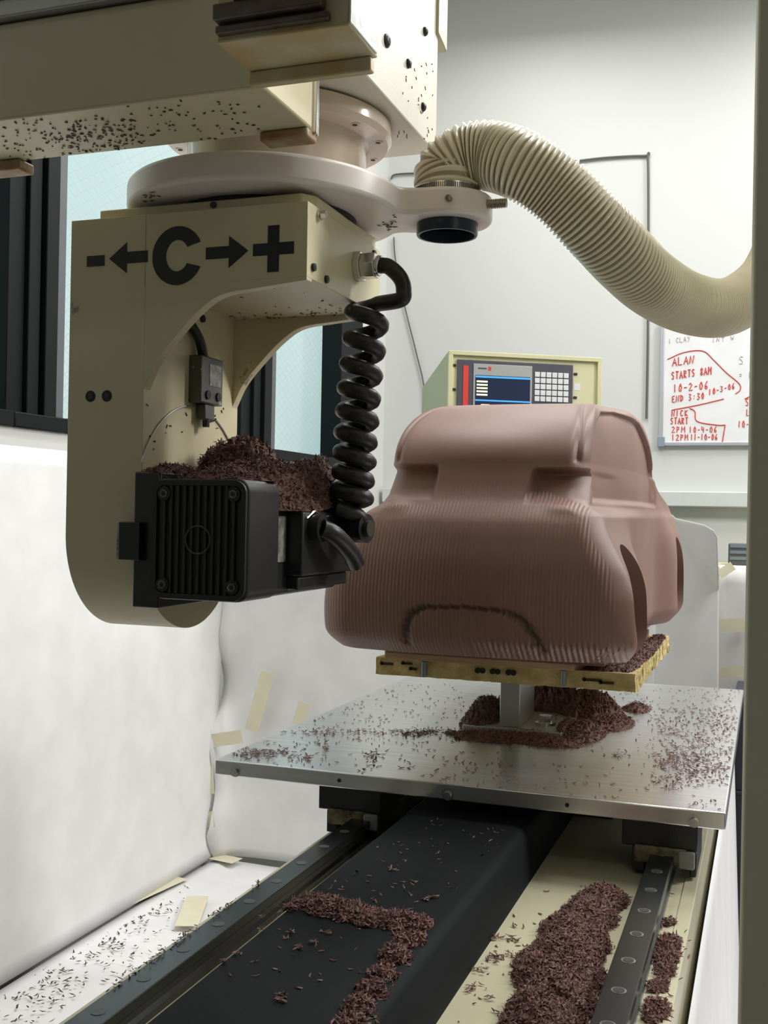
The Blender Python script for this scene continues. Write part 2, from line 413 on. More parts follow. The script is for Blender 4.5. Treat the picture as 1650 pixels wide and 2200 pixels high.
tape_piece(215, 1962, 385, 1885, 'Z', .036, .075, 'long tape strip along the foot of the left wall paper')
tape_piece(425, 1925, 400, 1990, 'Z', .034, .075, 'tape strip on the floor paper by the left rail')
tape_piece(460, 1840, 510, 1850, 'Z', .036, .07, 'tape patch on the floor at the corner')
tape_piece(1545, 1345, 1600, 1342, 'Y', YB+.045, .045, 'upper tape strip on the paper beside the gantry post')
tape_piece(1520, 1445, 1600, 1442, 'Y', YB+.045, .035, 'lower tape strip on the paper beside the gantry post')
tape_piece(1545, 1235, 1575, 1215, 'Y', YB+.045, .03, 'tape at the top edge of the lower paper screen')

# ================================================================== MACHINE BED
bed = thing('machine_bed', (-.38, 1.6, 0), label='cream milling machine bed with a black centre cover under the sliding plate', cat='machine bed')
BT = .815
build('base_frame', MB().box(-.685, -.088, .45, 3.3, 0, BT).box(-.107, -.0885, .45, 3.3, BT, BT+.0015), cream_clean, bed, bevel=.003)
for xc, nm in ((-.619, 'left'), (-.1405, 'right')):
    h = .0175; prof = [(xc-h, BT), (xc-h, BT+.008), (xc-h+.004, BT+.012), (xc-h+.004, BT+.019), (xc-h, BT+.024), (xc-h, BT+.034), (xc-h+.001, BT+.035),
                       (xc+h-.001, BT+.035), (xc+h, BT+.034), (xc+h, BT+.024), (xc+h-.004, BT+.019), (xc+h-.004, BT+.012), (xc+h, BT+.008), (xc+h, BT)]
    r = build('rail', MB().prism(prof, 'Y', .46, 3.25), steel, bed)
    y = .838+.083*(0 if nm == 'left' else -0)
    ys = [(.922 if nm == 'left' else 1.002)+.083*k for k in range(-4, 9)]
    for yy in ys:
        if nm == 'right':
            hm = MB().cyl((xc, yy, BT+.0345), (xc, yy, BT+.0354), .0082, n=24).cyl((xc, yy, BT+.0345), (xc, yy, BT+.0358), .0062, n=24, mi=1)
            build('bolt_hole', hm, [steel_br, hole_dark], r)
        else:
            build('bolt_hole', MB().cyl((xc, yy, BT+.0345), (xc, yy, BT+.0354), .0078, n=24), mat('grey_plug', (.10, .11, .11), .5, .3), r)
cov = [(-.520, BT), (-.5255, BT+.058), (-.5235, BT+.068), (-.350, BT+.068), (-.341, BT+.065), (-.334, BT+.057), (-.320, BT)]
build('centre_cover', MB().prism(cov, 'Y', .5, 3.2), blackcov, bed)
# a dark inner box under the plate
build('drive_housing', MB().box(-.325, -.25, 1.95, 3.1, BT, BT+.075), blackmt, bed, bevel=.004)

# ================================================================== SLIDING TABLE
PZ = .93
tab = thing('sliding_table', (-.46, 2.2, PZ), label='large brushed aluminium plate carried on two rails, strewn with shavings', cat='machine table')
plate = build('table_plate', MB().box(-.875, -.05, 1.632, 2.84, PZ-.0255, PZ), alu, tab, bevel=.002)
for x in (-.836, -.465, -.094):
    b = MB().sock((x, 1.632, PZ-.018), (0, -1, 0), .0065, .006).cyl((x, 1.6325, PZ-.016), (x, 1.6315, PZ-.016), .010, n=20)
    build('edge_screw', b, [steel_br], plate)
for x in (-.648, -.278): build('edge_hole', MB().cyl((x, 1.633, PZ-.013), (x, 1.6312, PZ-.013), .0032, n=16), hole_dark, plate)
for xc in (-.6425, -.145):
    for y0 in (1.665, 2.62):
        cb = build('carriage_block', MB().box(xc-.055, xc+.055, y0, y0+.14, PZ-.072, PZ-.026).box(xc-.040, xc-.0205+.0, y0, y0+.14, BT+.006, PZ-.072)
                   .box(xc+.0445, xc+.054, y0+.0, y0+.14, BT+.006, PZ-.072), blackmt, tab, bevel=.002)
        build('wiper', MB().box(xc-.036, xc+.040, y0-.006, y0, PZ-.094, PZ-.068), mat('yellowed_wiper', (.26, .22, .12), .7, col2=(.05, .04, .03), nscale=50, namt=.3), cb, bevel=.003)
        build('end_cap', MB().box(xc+.028, xc+.052, y0-.010, y0, PZ-.096, PZ-.070), mat('grey_end_cap', (.28, .29, .28), .5), cb, bevel=.003)

# ================================================================== MOUNT BRACKET + BOARDS + CLAY CAR
br = thing('mounting_bracket', (-.46, 2.16, PZ), label='aluminium mounting bracket bolted to the plate under the foam board', cat='bracket')
build('foot_plate', MB().box(-.556, -.362, 2.045, 2.27, PZ, PZ+.012), alu_dull, br, bevel=.0015)
build('upright', MB().box(-.486, -.446, 2.062, 2.20, PZ+.012, 1.058), alu_edge, br, bevel=.002)
build('top_plate', MB().box(-.60, -.365, 2.00, 2.26, 1.046, 1.060), alu_dull, br, bevel=.0015)
for x, y in ((-.405, 2.11), (-.525, 2.23)):
    build('hex_bolt', MB().cyl((x, y, PZ+.012), (x, y, PZ+.018), .020, n=28).cyl((x, y, PZ+.018), (x, y, PZ+.032), .0135, n=6), steel_br, br)
build('clamp_screw', MB().cyl((-.545, 2.05, 1.046), (-.545, 2.05, 1.030), .009, n=16), alu_dull, br)
# foam board with ragged edges
fb = MB()
X0, X1, Y0, Y1, Z0, Z1 = -.667, -.205, 1.85, 2.50, 1.060, 1.090
ring = []
for a, b, n in (((X0, Y0), (X1, Y0), 70), ((X1, Y0), (X1, Y1), 110), ((X1, Y1), (X0, Y1), 50), ((X0, Y1), (X0, Y0), 60)):
    for k in range(n):
        t = k/n; ring.append((a[0]+(b[0]-a[0])*t, a[1]+(b[1]-a[1])*t))
n = len(ring); vs = []
for z, am in ((Z0, .004), (Z0+.01, .003), (Z1-.008, .003), (Z1, .0015)):
    for x, y in ring:
        q_ = .22 if y < Y0+.001 else 1
        vs.append((x+rnd.uniform(-am, am)*q_, y+rnd.uniform(-am, am)*q_, z+(rnd.uniform(-.004, .002)*q_ if z == Z0 else 0)))
fs = [(i*n+k, i*n+(k+1) % n, (i+1)*n+(k+1) % n, (i+1)*n+k) for i in range(3) for k in range(n)]+[tuple(range(n-1, -1, -1)), tuple(range(3*n, 4*n))]
fbm = build('foam_board', fb.add(vs, fs), osb, smooth=False, label='ragged yellow foam board on the aluminium bracket', cat='board')
for k, x in enumerate((-.575, -.325)):
    build('anchor_bolt', MB().cyl((x, 1.8475, 1.062), (x, 1.8475, 1.0885), .005, n=14), green_grey, fbm)
for x in (-.470, -.443, -.415):
    build('scorched_hole', MB().cyl((x-.006, 1.848, 1.079), (x-.006, 1.8455, 1.079), .0052, n=12).cyl((x+.003, 1.848, 1.079), (x+.003, 1.8455, 1.079), .0050, n=12), hole_dark, fbm)
st = MB()
for x0_, w_, z_ in ((-.655, .022, 1.080), (-.615, .018, 1.083), (-.29, .030, 1.076), (-.262, .022, 1.073), (-.60, .012, 1.074)):
    st.cyl((x0_, 1.8478, z_), (x0_, 1.8468, z_), .0035, n=10)
    st.box(x0_, x0_+w_, 1.8468, 1.8478, z_-.0025, z_+.002)
build('scorch_mark', st, mat('scorched_foam', (.06, .045, .02), .9), fbm, smooth=False, kind='stuff')
build('plywood_board', MB().prism([(-.648, 1.842), (-.31, 1.842), (-.285, 1.90), (-.245, 2.02), (-.245, 2.46), (-.648, 2.46)], 'Z', 1.090, 1.106), wood, bevel=.001,
      label='brown plywood board between the foam board and the clay car', cat='board')

# --- clay car body, lofted from horizontal slices
XC = -.440
ZB, ZT = 1.128, 1.561
def smi(z, a, b, d=.012):
    return sum(np.interp(z+d*k/4, a, b) for k in range(-4, 5))/9
def half_w(y, z):
    cab = .172+.042*ss(1.74, 2.15, y)-.010*ss(1.40, 1.50, z)
    low = .196+.024*ss(1.70, 2.1, y)
    base = low+(cab-low)*ss(1.350, 1.372, z)
    g1 = np.exp(-(np.abs(y-1.730)/.185)**6); g2 = np.exp(-(np.abs(y-2.52)/.185)**5)
    hz = smi(z, [1.128, 1.20, 1.235, 1.27, 1.30, 1.33, 1.362], [1, 1, .95, .74, .46, .17, 0])
    hf = smi(z, [1.128, 1.22, 1.25, 1.28, 1.31, 1.335, 1.36, 1.39], [1, 1, .97, .88, .70, .45, .2, 0])
    return base+np.maximum(0, .256-base)*g1*hz+np.maximum(0, .258-base)*g2*hf
def y_rear(z):
    zs = [1.128, 1.14, 1.17, 1.22, 1.28, 1.33, 1.355, 1.368, 1.385, 1.41, 1.44]
    ys = [1.650, 1.630, 1.616, 1.612, 1.622, 1.640, 1.655, 1.672, 1.686, 1.698, 1.708]
    return smi(z, zs, ys, .014)
def y_front(z):
    return smi(z, [1.106, 1.15, 1.25, 1.35, 1.385, 1.41, 1.45, 1.54], [2.72, 2.79, 2.80, 2.76, 2.70, 2.45, 2.36, 2.25])
A = []
NR_, NC, NS, NF = 230, 22, 130, 40
cr = .20   # corner share in unit coords (half width direction)
for k in range(NR_): A.append((-(1-cr)+2*(1-cr)*k/NR_, 0., 0))
for k in range(NC): t = PI/2*k/NC; A.append(((1-cr)+cr*math.sin(t), 1-math.cos(t), 1))
for k in range(NS): A.append((1., k/NS, 2))
for k in range(NC): t = PI/2*k/NC; A.append(((1-cr)+cr*math.cos(t), math.sin(t), 3))
for k in range(NF): A.append(((1-cr)-2*(1-cr)*k/NF, 0., 4))
for k in range(NC): t = PI/2*k/NC; A.append((-(1-cr)-cr*math.sin(t), 1-math.cos(t), 5))
for k in range(NS): A.append((-1., k/NS, 6))
for k in range(NC): t = PI/2*k/NC; A.append((-(1-cr)-cr*math.cos(t), math.sin(t), 7))
NA = len(A); au = np.array([a[0] for a in A]); av = np.array([a[1] for a in A]); ak = np.array([a[2] for a in A])
def slice_pts(z, inset=0., dr=0.):
    yr = y_rear(z)+dr*1.0; yf = y_front(z)-dr
    rc = .055
    Y = np.zeros(NA)
    Y[ak == 0] = yr; Y[ak == 1] = yr+rc*av[ak == 1]; Y[ak == 2] = (yr+rc)+(yf-yr-2*rc)*av[ak == 2]
    Y[ak == 3] = yf-rc+rc*av[ak == 3]; Y[ak == 4] = yf; Y[ak == 5] = yf-rc*av[ak == 5]
    Y[ak == 6] = (yf-rc)-(yf-yr-2*rc)*av[ak == 6]; Y[ak == 7] = yr+rc-rc*av[ak == 7]
    W = half_w(np.maximum(Y, 1.72*(z > 1.37)), z)-inset
    X = XC+au*W
    # convex tail
    rear = ss(yr+rc+.02, yr, Y)
    Y = Y+rear*(.020*np.abs(au)**2.2)*1.2
    return X, Y
ZC_ = 1.44
zs = list(np.linspace(ZB, ZC_, 185)); rows = []
for z in zs:
    ins = .018*(1-min(1, (z-ZB)/.035))**2
    X, Y = slice_pts(z, ins, ins*.6); rows.append((X, Y, np.full(NA, z)))
for t in np.linspace(0, 1, 70)[1:]:
    psi = t*PI/2
    z = ZC_+(ZT-ZC_)*math.sin(psi)
    ins = .038*(1-math.cos(psi))**1.1
    X, Y = slice_pts(ZC_, 0, 0)
    X = XC+(X-XC)*(1-ins/half_w(np.maximum(Y, 1.72), ZC_))
    q = (Y-Y.min())/(Y.max()-Y.min())
    Y = Y+(.30*(1-math.cos(psi))+.2*(z-ZC_))*(1-q)-(.12*(1-math.cos(psi))+.3*(z-ZC_))*q
    rows.append((X, Y, np.full(NA, z)))
RX = np.array([r[0] for r in rows]); RY = np.array([r[1] for r in rows]); RZ = np.array([r[2] for r in rows])
crev = np.zeros_like(RX); ridge = np.zeros_like(RX)
lx = RX-XC
rearm = ss(2.0, 1.86, RY)*(np.abs(lx) < .30)
def rect(x, z, x0, x1, z0, z1, s=.007): return ss(x0-s, x0+s, x)*ss(x1+s, x1-s, x)*ss(z0-s, z0+s, z)*ss(z1+s, z1-s, z)
# tail-lamp notches left and right (recessed shelves)
nl = rect(RX, RZ, -.70, -.516, 1.380, 1.430, .006)*rearm
nrr = rect(RX, RZ, -.352+.15*(1.43-RZ)*-1., -.05, 1.374, 1.424, .006)*rearm
RY += .026*nl*(.35+.65*ss(1.376, 1.43, RZ))+.026*nrr*(.35+.65*ss(1.37, 1.425, RZ))
# rounded lip above the lower panel
RY -= .006*np.exp(-((RZ-1.366)/.010)**2)*ss(.10, .14, np.abs(lx))*rearm
# rear window grooves, both sides
def seg_dist(X, Z, pts):
    d = np.full(X.shape, 9.)
    for (a, b) in zip(pts[:-1], pts[1:]):
        a = np.array(a); b = np.array(b); ab = b-a; t = np.clip(((X-a[0])*ab[0]+(Z-a[1])*ab[1])/(ab@ab), 0, 1)
        d = np.minimum(d, np.hypot(X-a[0]-t*ab[0], Z-a[1]-t*ab[1]))
    return d
gw = [(-.275, 1.437), (-.266, 1.468), (-.250, 1.503), (-.228, 1.530), (-.215, 1.541)]
gwl = [(2*XC-x-.003, z) for x, z in gw]
AU = np.abs(au)[None, :]+0*RX; isr = np.isin(ak, (0, 1, 7))[None, :]
g = np.exp(-((AU-(.895-.03*ss(1.48, 1.553, RZ)))*.172/.0042)**2)*isr*ss(1.434, 1.444, RZ)*ss(1.5612, 1.552, RZ)
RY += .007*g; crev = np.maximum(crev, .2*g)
RY -= .003*isr*np.exp(-((AU-.945)*.172/.006)**2)*ss(1.434, 1.46, RZ)*ss(1.561, 1.53, RZ)
inside = (RX > XC-.17) & (RX < XC+.17)
# recessed side window panels on the cab flanks, behind a raised roof rail
side = ss(1.758, 1.768, RY)*ss(2.36, 2.33, RY)*(np.abs(au)[None, :] > .985)
topline = np.interp(RY, [1.75, 1.765, 1.79, 1.85, 1.93, 2.02, 2.2, 2.28, 2.34], [1.425, 1.445, 1.477, 1.512, 1.536, 1.544, 1.538, 1.50, 1.45])
side = side*ss(topline+.004, topline-.004, RZ)*ss(1.372, 1.385, RZ)
RX -= np.sign(lx)*.011*side
# exhaust arc scored into the tail panel
arc = [(-.538, 1.150), (-.536, 1.172), (-.527, 1.194), (-.505, 1.206), (-.439, 1.209), (-.382, 1.206), (-.352, 1.195), (-.333, 1.171), (-.321, 1.148)]
dA = seg_dist(RX, RZ, arc); wA = .0035+.0035*ss(-.40, -.33, RX)+.003*ss(-.49, -.53, RX)
jit = .001*np.sin(RX*700)+.001*np.sin(RX*310+RZ*500)
ga = np.exp(-((dA+jit)/wA)**2)*(RY < 1.80)
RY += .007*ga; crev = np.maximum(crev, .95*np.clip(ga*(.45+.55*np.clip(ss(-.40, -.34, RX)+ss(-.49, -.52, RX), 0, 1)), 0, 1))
# machining ridges: full panel below the shoulder, bounded on the right by a slanting edge
xr = np.interp(RZ, [1.10, 1.22, 1.27, 1.32, 1.366, 1.40], [-.214, -.214, -.222, -.256, -.262, -.36])
xlft = np.interp(RZ, [1.10, 1.366, 1.367, 1.41], [-.80, -.80, -.50, -.48])
ridge = ss(xr+.002, xr-.002, RX)*ss(xlft-.002, xlft+.002, RX)*ss(1.408, 1.402, RZ)*(RY < 1.80)
RY += .0022*ss(xr-.001, xr+.004, RX)*(RY < 1.76)*ss(1.36, 1.34, RZ)*0
lowr = ss(1.168, 1.150, RZ)*(RY < 1.75)
RY += lowr*.0022*np.sin(RX*2*PI/.0085)*ss(-.48, -.40, RX)
ridge = ridge*(.45+.55*ss(1.14, 1.30, RZ))
V = np.stack([RX, RY, RZ], -1).reshape(-1, 3); K = len(rows)
# roof: rings closing towards the centre
cx, cy = RX[-1].mean(), RY[-1].mean(); extra = []
for t in (.75, .5, .25, .08):
    extra.append(np.stack([cx+(RX[-1]-cx)*t, cy+(RY[-1]-cy)*t, np.full(NA, ZT+.0025*(1-t))], -1))
V = np.concatenate([V]+extra)
K2 = K+len(extra); F = []
for i in range(K2-1):
    for k in range(NA): F.append((i*NA+k, i*NA+(k+1) % NA, (i+1)*NA+(k+1) % NA, (i+1)*NA+k))
F.append(tuple(range(NA-1, -1, -1))); F.append(tuple((K2-1)*NA+k for k in range(NA)))
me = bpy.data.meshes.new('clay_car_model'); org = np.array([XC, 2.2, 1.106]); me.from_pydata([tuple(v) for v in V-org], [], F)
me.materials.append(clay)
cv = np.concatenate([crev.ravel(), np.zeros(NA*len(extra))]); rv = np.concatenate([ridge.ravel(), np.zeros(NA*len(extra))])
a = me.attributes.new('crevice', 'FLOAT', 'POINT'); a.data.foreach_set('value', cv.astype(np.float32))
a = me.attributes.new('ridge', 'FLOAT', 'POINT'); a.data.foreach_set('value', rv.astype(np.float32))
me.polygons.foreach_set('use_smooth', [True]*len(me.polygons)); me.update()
car = bpy.data.objects.new('clay_car_model', me); COL.objects.link(car); car.location = org
meta(car, 'brown modelling clay scale model of a car, tail towards the camera', 'clay model')
build('clay_plinth', MB().box(-.63, -.25, 1.80, 2.6, 1.106, 1.135), clay, car)
# wheel wells: cut with short cylinders, applied at once so no helper remains
def well_cutter():
    mb = MB()
    for y, r, zc in ((1.757, .094, 1.215), (2.52, .096, 1.215)):
        for sgn in (1, -1):
            mb.cyl((XC+sgn*.170, y, zc), (XC+sgn*.40, y, zc), r, n=72)
    return mb
wc = build('cutter', well_cutter(), clay, smooth=True)
bo = car.modifiers.new('wells', 'BOOLEAN'); bo.operation = 'DIFFERENCE'; bo.object = wc; bo.solver = 'EXACT'
dg = bpy.context.evaluated_depsgraph_get(); me2 = bpy.data.meshes.new_from_object(car.evaluated_get(dg))
car.modifiers.clear(); car.data = me2; assert len(me2.vertices) > 1000
bpy.data.objects.remove(wc)
try: me2.set_sharp_from_angle(angle=math.radians(50))
except Exception: pass

# ================================================================== GANTRY BEAM
beam = thing('gantry_beam', (-1.2, 1.1, 1.8), label='cream horizontal gantry beam across the top left, underside flecked with shavings', cat='machine beam')
build('beam_body', MB().box(-2.0+.02, -.512, 1.032, 1.165, 1.80, 1.912).box(-1.98, -.512, 1.06, 1.165, 1.912, 2.3), cream, beam, bevel=.003)
build('support_column', MB().box(-1.93, -1.76, 1.00, 1.20, .03, 1.805), cream, beam, bevel=.004)
build('beam_upper_rail', MB().box(-1.98, -.55, 1.022, 1.06, 1.9145, 1.935).box(-1.98, -.55, 1.015, 1.06, 1.937, 1.95), alu_dull, beam, bevel=.002)
build('end_strip', MB().box(-.532, -.509, 1.169, 1.174, 1.797, 2.2).box(-.532, -.511, 1.178, 1.182, 1.797, 2.2).box(-.532, -.515, 1.165, 1.186, 1.799, 2.2), [steel_br], beam, bevel=.001)
build('foot_tab', MB().box(-.575, -.513, 1.152, 1.182, 1.788, 1.80), mat('rusty_tab', (.42, .36, .24), .5, col2=(.30, .15, .05), nscale=40, namt=.4), beam, bevel=.003)
build('foot_tab', MB().box(-.985, -.916, 1.150, 1.182, 1.786, 1.80), MATS['rusty_tab'], beam, bevel=.003)

# ================================================================== CARRIAGE
car2 = thing('carriage', (-.5, 1.1, 1.8), label='off white machine carriage clamped on the beam, carrying the rotary axis', cat='machine carriage')
cs = build('saddle_block', MB().box(-.522, -.381, .948, 1.028, 1.812, 2.36).box(-.522, -.385, 1.018, 1.03, 1.797, 1.812), cream_rust, car2, bevel=.002)
build('saddle_rail', MB().box(-.52, -.40, .940, .952, 1.818, 1.826).box(-.52, -.405, .934, .952, 1.829, 1.845).box(-.50, -.41, .928, .952, 1.847, 1.90), mat('grimy_shaded_rail', (.16, .15, .12), .5, .3, col2=(.10, .05, .02), nscale=30, namt=.4), cs, bevel=.002)  # rail grime, with the shade there put into the darker colour
build('side_cover', MB().box(-.3815, -.3795, .948, 1.022, 1.814, 2.36), mat('bright_enamel', (.82, .82, .78), .25, bump=.4, bscale=70), cs, bevel=.001)
build('bridge_plate', MB().box(-.522, -.385, .95, 1.26, 2.36, 2.42), cream_clean, car2, bevel=.003)
hs = build('tower_housing', MB().box(-.79, -.47, 1.205, 1.523, 1.883, 2.6), house_white, car2, bevel=.003)
build('rear_cover_plate', MB().prism([(1.510, 2.055), (1.556, 2.045), (1.556, 2.6), (1.510, 2.6)], 'X', -.49, -.466), cream_clean, hs, bevel=.002)
for x, y, r in ((830, 88, .009), (912, 68, .0065), (876, 137, .0065), (908, 230, .0065)):
    p = at(x, y, 'X', -.47)
    build('button_screw', MB().lathe([(r, p[0]), (r*.95, p[0]+.002), (r*.6, p[0]+.0045), (r*.45, p[0]+.0048)], (p[1], p[2]), n=20, axis='X').cyl((p[0]+.0045, p[1], p[2]), (p[0]+.0052, p[1], p[2]), r*.35, n=6, mi=1), [blackmt, hole_dark], hs)
CX, CY = -.66, 1.35
fl = build('flange', MB().lathe([(.148, 1.883), (.156, 1.879), (.157, 1.862), (.152, 1.855), (.126, 1.853), (.122, 1.846), (.122, 1.79), (.122, 1.786)], (CX+.015, CY), n=96), flange_mat, car2)
for k in range(12):
    t = 2*PI*(k+.35)/12; p = (CX+.015+.140*math.cos(t), CY+.140*math.sin(t))
    build('flange_screw', MB().cyl((p[0], p[1], 1.8555), (p[0], p[1], 1.8535), .0068, n=18).cyl((p[0], p[1], 1.8537), (p[0], p[1], 1.8530), .0035, n=8, mi=1), [flange_mat, hole_dark], fl)

# ================================================================== WHITE RING WITH HOSE LOBE
rg = thing('hose_ring_arm', (CX, CY, 1.752), label='white plastic ring with a round arm that holds the hose end', cat='hose bracket')
LX, LY = -.425, 1.435
RR, LR = .188, .062
pts = []
import itertools
dx, dy = LX-CX, LY-CY; D = math.hypot(dx, dy); base = math.atan2(dy, dx)
def loc2(u, v): return (CX+u*math.cos(base)-v*math.sin(base), CY+u*math.sin(base)+v*math.cos(base))
th1 = .33; fil = []
arcM = [(RR*math.cos(t), RR*math.sin(t)) for t in np.linspace(th1, 2*PI-th1, 110)]
tl = 1.75
arcL = [(D+LR*math.cos(t), LR*math.sin(t)) for t in np.linspace(-tl, tl, 50)]
poly = arcM+arcL
# fillets between the ring and the lobe
p1, p2 = np.array(arcM[-1]), np.array(arcL[0]); q1, q2 = np.array(arcL[-1]), np.array(arcM[0])
def bez(a, b, sgn):
    c1 = np.array([a[0]+.012, a[1]+sgn*.020]) ; c2 = np.array([b[0]-.012, b[1]-sgn*.0])
    return [tuple((1-t)**3*a+3*(1-t)**2*t*c1+3*(1-t)*t*t*c2+t**3*b) for t in np.linspace(0, 1, 10)[1:-1]]
poly = arcM+bez(p1, p2, 1)+arcL+[(x, -y) for x, y in reversed(bez(p1, p2, 1))]
poly = [loc2(*q) for q in poly]
build('ring_plate', MB().prism(poly, 'Z', 1.752, 1.788), whitepl, rg, bevel=.006, seg=3)
build('hose_port', MB().lathe([(.0425, 1.752), (.0425, 1.738), (.0415, 1.736), (.038, 1.736), (.037, 1.752)], (LX, LY), n=48), bluepl, rg)
pbolt = at(964, 447, 'Y', LY-LR*.97); build('set_screw', MB().cyl((pbolt[0], LY-LR+.004, 1.770), (pbolt[0], LY-LR-.0015, 1.770), .0042, n=16), grayplate, rg)
build('hub_spacer', MB().cyl((CX, CY, 1.7455), (CX, CY, 1.753), .125, n=48), hole_dark, rg)  # coloured near black to paint in the shaded gap under the ring
sp = [(LX+LR-.002+.026*t, LY-.012, 1.772) for t in (0, 1)]
build('threaded_stud', MB().tube(np.linspace(sp[0], sp[1], 41), .0062, n=16, rf=[.0066 if k % 4 < 2 else .0052 for k in range(41)]), mat('galvanised_stud', (.45, .42, .34), .4, .7), rg)

# ================================================================== MILLING HEAD
HY0, HY1 = 1.208, 1.47
AX0, AX1 = -.876, -.761
head = thing('milling_head', (-.70, 1.34, 1.185), label='cream C-shaped milling head with black axis lettering', cat='milling head')
cyy, czz, RB = (HY0+HY1)/2, 1.317, (HY1-HY0)/2
profile = [(HY0, 1.7305), (HY0, czz)]+[(cyy-RB*math.cos(t), czz-RB*math.sin(t)) for t in np.linspace(.06, PI-.06, 40)]+[(HY1, czz), (HY1, 1.7305)]
hb = MB().prism(profile, 'X', AX0, AX1)
hb.box(AX1-.002, -.535, HY0, HY1, 1.638, 1.7305)
gus = [(AX1-.001, 1.729), (-.5352, 1.729), (-.5352, 1.634)]+[tuple(p[:2]) for p in catmull([(-.60, 1.628, 0), (-.650, 1.622, 0), (-.682, 1.604, 0), (-.716, 1.572, 0), (-.744, 1.540, 0), (-.7605, 1.508, 0)], 6)]+[(AX1-.001, 1.50)]
hb.prism(gus, 'Y', HY0+.0004, HY0+.017); hb.prism(gus, 'Y', HY1-.017, HY1-.0004)
body = build('head_body', hb, cream, head, bevel=.003)
build('cap_plate', MB().prism([(-.842, 1.222), (-.55, 1.222), (-.537, 1.24), (-.537, 1.455), (-.842, 1.455)], 'Z', 1.7305, 1.7455), cream, head, bevel=.002)
build('cap_screw', MB().cyl((-.672, 1.2225, 1.7395), (-.672, 1.2195, 1.7395), .0042, n=14), blackmt, head)
# lettering on the front
YF = HY0-.0006
def sign(polys, name='axis_letter'):
    mb = MB()
    for p in polys: mb.prism(p, 'Y', YF, HY0+.0002)
    return build(name, mb, letter, head, smooth=False, label='black vinyl '+name.replace('_', ' '))
sign([[(-.8505, 1.668), (-.8235, 1.668), (-.8235, 1.682), (-.8505, 1.682)]], 'minus_sign')
def arrow(x0, x1, z, left, h=.0075, H=.020, hl=.027, sl=.06):
    if left: p = [(x0, z), (x0+hl, z+H), (x0+hl, z+h), (x1, z+h), (x1, z-h), (x0+hl, z-h), (x0+hl, z-H)]
    else: p = [(x0, z-h), (x0, z+h), (x1-hl, z+h), (x1-hl, z+H), (x1, z), (x1-hl, z-H), (x1-hl, z-h)]
    return p
sign([arrow(-.8165, -.7585, 1.6765, True)], 'left_arrow'); sign([arrow(-.674, -.6145, 1.6745, False)], 'right_arrow')
sign([[(-.608, 1.667), (-.588, 1.667), (-.588, 1.646), (-.5725, 1.646), (-.5725, 1.667), (-.5525, 1.667), (-.5525, 1.682), (-.5725, 1.682), (-.5725, 1.7035), (-.588, 1.7035), (-.588, 1.682), (-.608, 1.682)]], 'plus_sign')
ccx, ccz = -.715, 1.6745; o_ = []; i_ = []
for t in np.linspace(.43, 2*PI-.43, 60): o_.append((ccx+.0365*math.cos(t), ccz+.0375*math.sin(t)))
for t in np.linspace(.55, 2*PI-.55, 60): i_.append((ccx+.0165*math.cos(t), ccz+.0200*math.sin(t)))
mbc = MB(); n = 60
vs = [(x, YF, z) for x, z in o_]+[(x, YF, z) for x, z in i_]+[(x, HY0+.0002, z) for x, z in o_]+[(x, HY0+.0002, z) for x, z in i_]
fs = [(i, i+1, n+i+1, n+i) for i in range(n-1)]+[(2*n+i, 3*n+i, 3*n+i+1, 2*n+i+1) for i in range(n-1)]+[(i, 2*n+i, 2*n+i+1, i+1) for i in range(n-1)]+[(n+i, n+i+1, 3*n+i+1, 3*n+i) for i in range(n-1)]+[(0, n, 3*n, 2*n), (n-1, 3*n-1, 4*n-1, 2*n-1)]
build('letter_c', mbc.add(vs, fs), letter, head, smooth=False, label='black vinyl letter C')
for x in (-.841, -.816):
    build('bolt_recess', MB().cyl((x, HY0+.001, 1.4975), (x, HY0-.0006, 1.4975), .0075, n=24).cyl((x, HY0, 1.4975), (x, HY0-.0009, 1.4975), .0042, n=16, mi=1), [hole_dark, blackmt], head)
# side hardware
for y, z, r in ((1.226, 1.653, .0052), (1.268, 1.647, .0052), (1.44, 1.732-.012, .005)):
    build('side_screw', MB().sock((-.535, y, z), (1, 0, 0), r, .0035), blackmt, head)
build('hex_screw', MB().hexbolt((-.535, 1.243, 1.722), (1, 0, 0), .0055, .010), steel_br, head)
# round cover and thin wire on the inner web
arcw = [(AX1+.0012, cyy+.149*math.cos(t), 1.347+.149*math.sin(t)) for t in np.linspace(.44, PI-.44, 60)]
build('retaining_wire', MB().tube(arcw, .0014, n=8), alu_dull, head)
ls = build('limit_switch', MB().box(AX1, AX1+.020, 1.322, 1.385, 1.500, 1.566).box(AX1+.004, AX1+.017, 1.34, 1.368, 1.478, 1.500), grayplate, head, bevel=.002)
build('switch_label', MB().box(AX1+.020, AX1+.0206, 1.345, 1.378, 1.526, 1.556), label_m, ls, smooth=False)
build('switch_bolt', MB().cyl((AX1+.02, 1.340, 1.512), (AX1+.0225, 1.340, 1.512), .0062, n=16), hole_dark, ls)
build('switch_bolt', MB().cyl((AX1+.02, 1.370, 1.512), (AX1+.0225, 1.370, 1.512), .0062, n=16), hole_dark, ls)
build('switch_plunger', MB().cyl((AX1+.012, 1.352, 1.480), (AX1+.012, 1.352, 1.468), .005, n=14).cyl((AX1+.012, 1.352, 1.476), (AX1+.012, 1.375, 1.482), .004, n=12), steel, ls)
build('switch_cable', MB().tube(catmull([(AX1+.01, 1.345, 1.566), (AX1+.010, 1.330, 1.59), (AX1+.004, 1.305, 1.615), (AX1+.0, 1.285, 1.632)], 6), .0068, n=12), rubber, ls)
build('web_screw', MB().sock((AX1, 1.355, 1.622), (1, 0, 0), .0055, .004), blackmt, head)
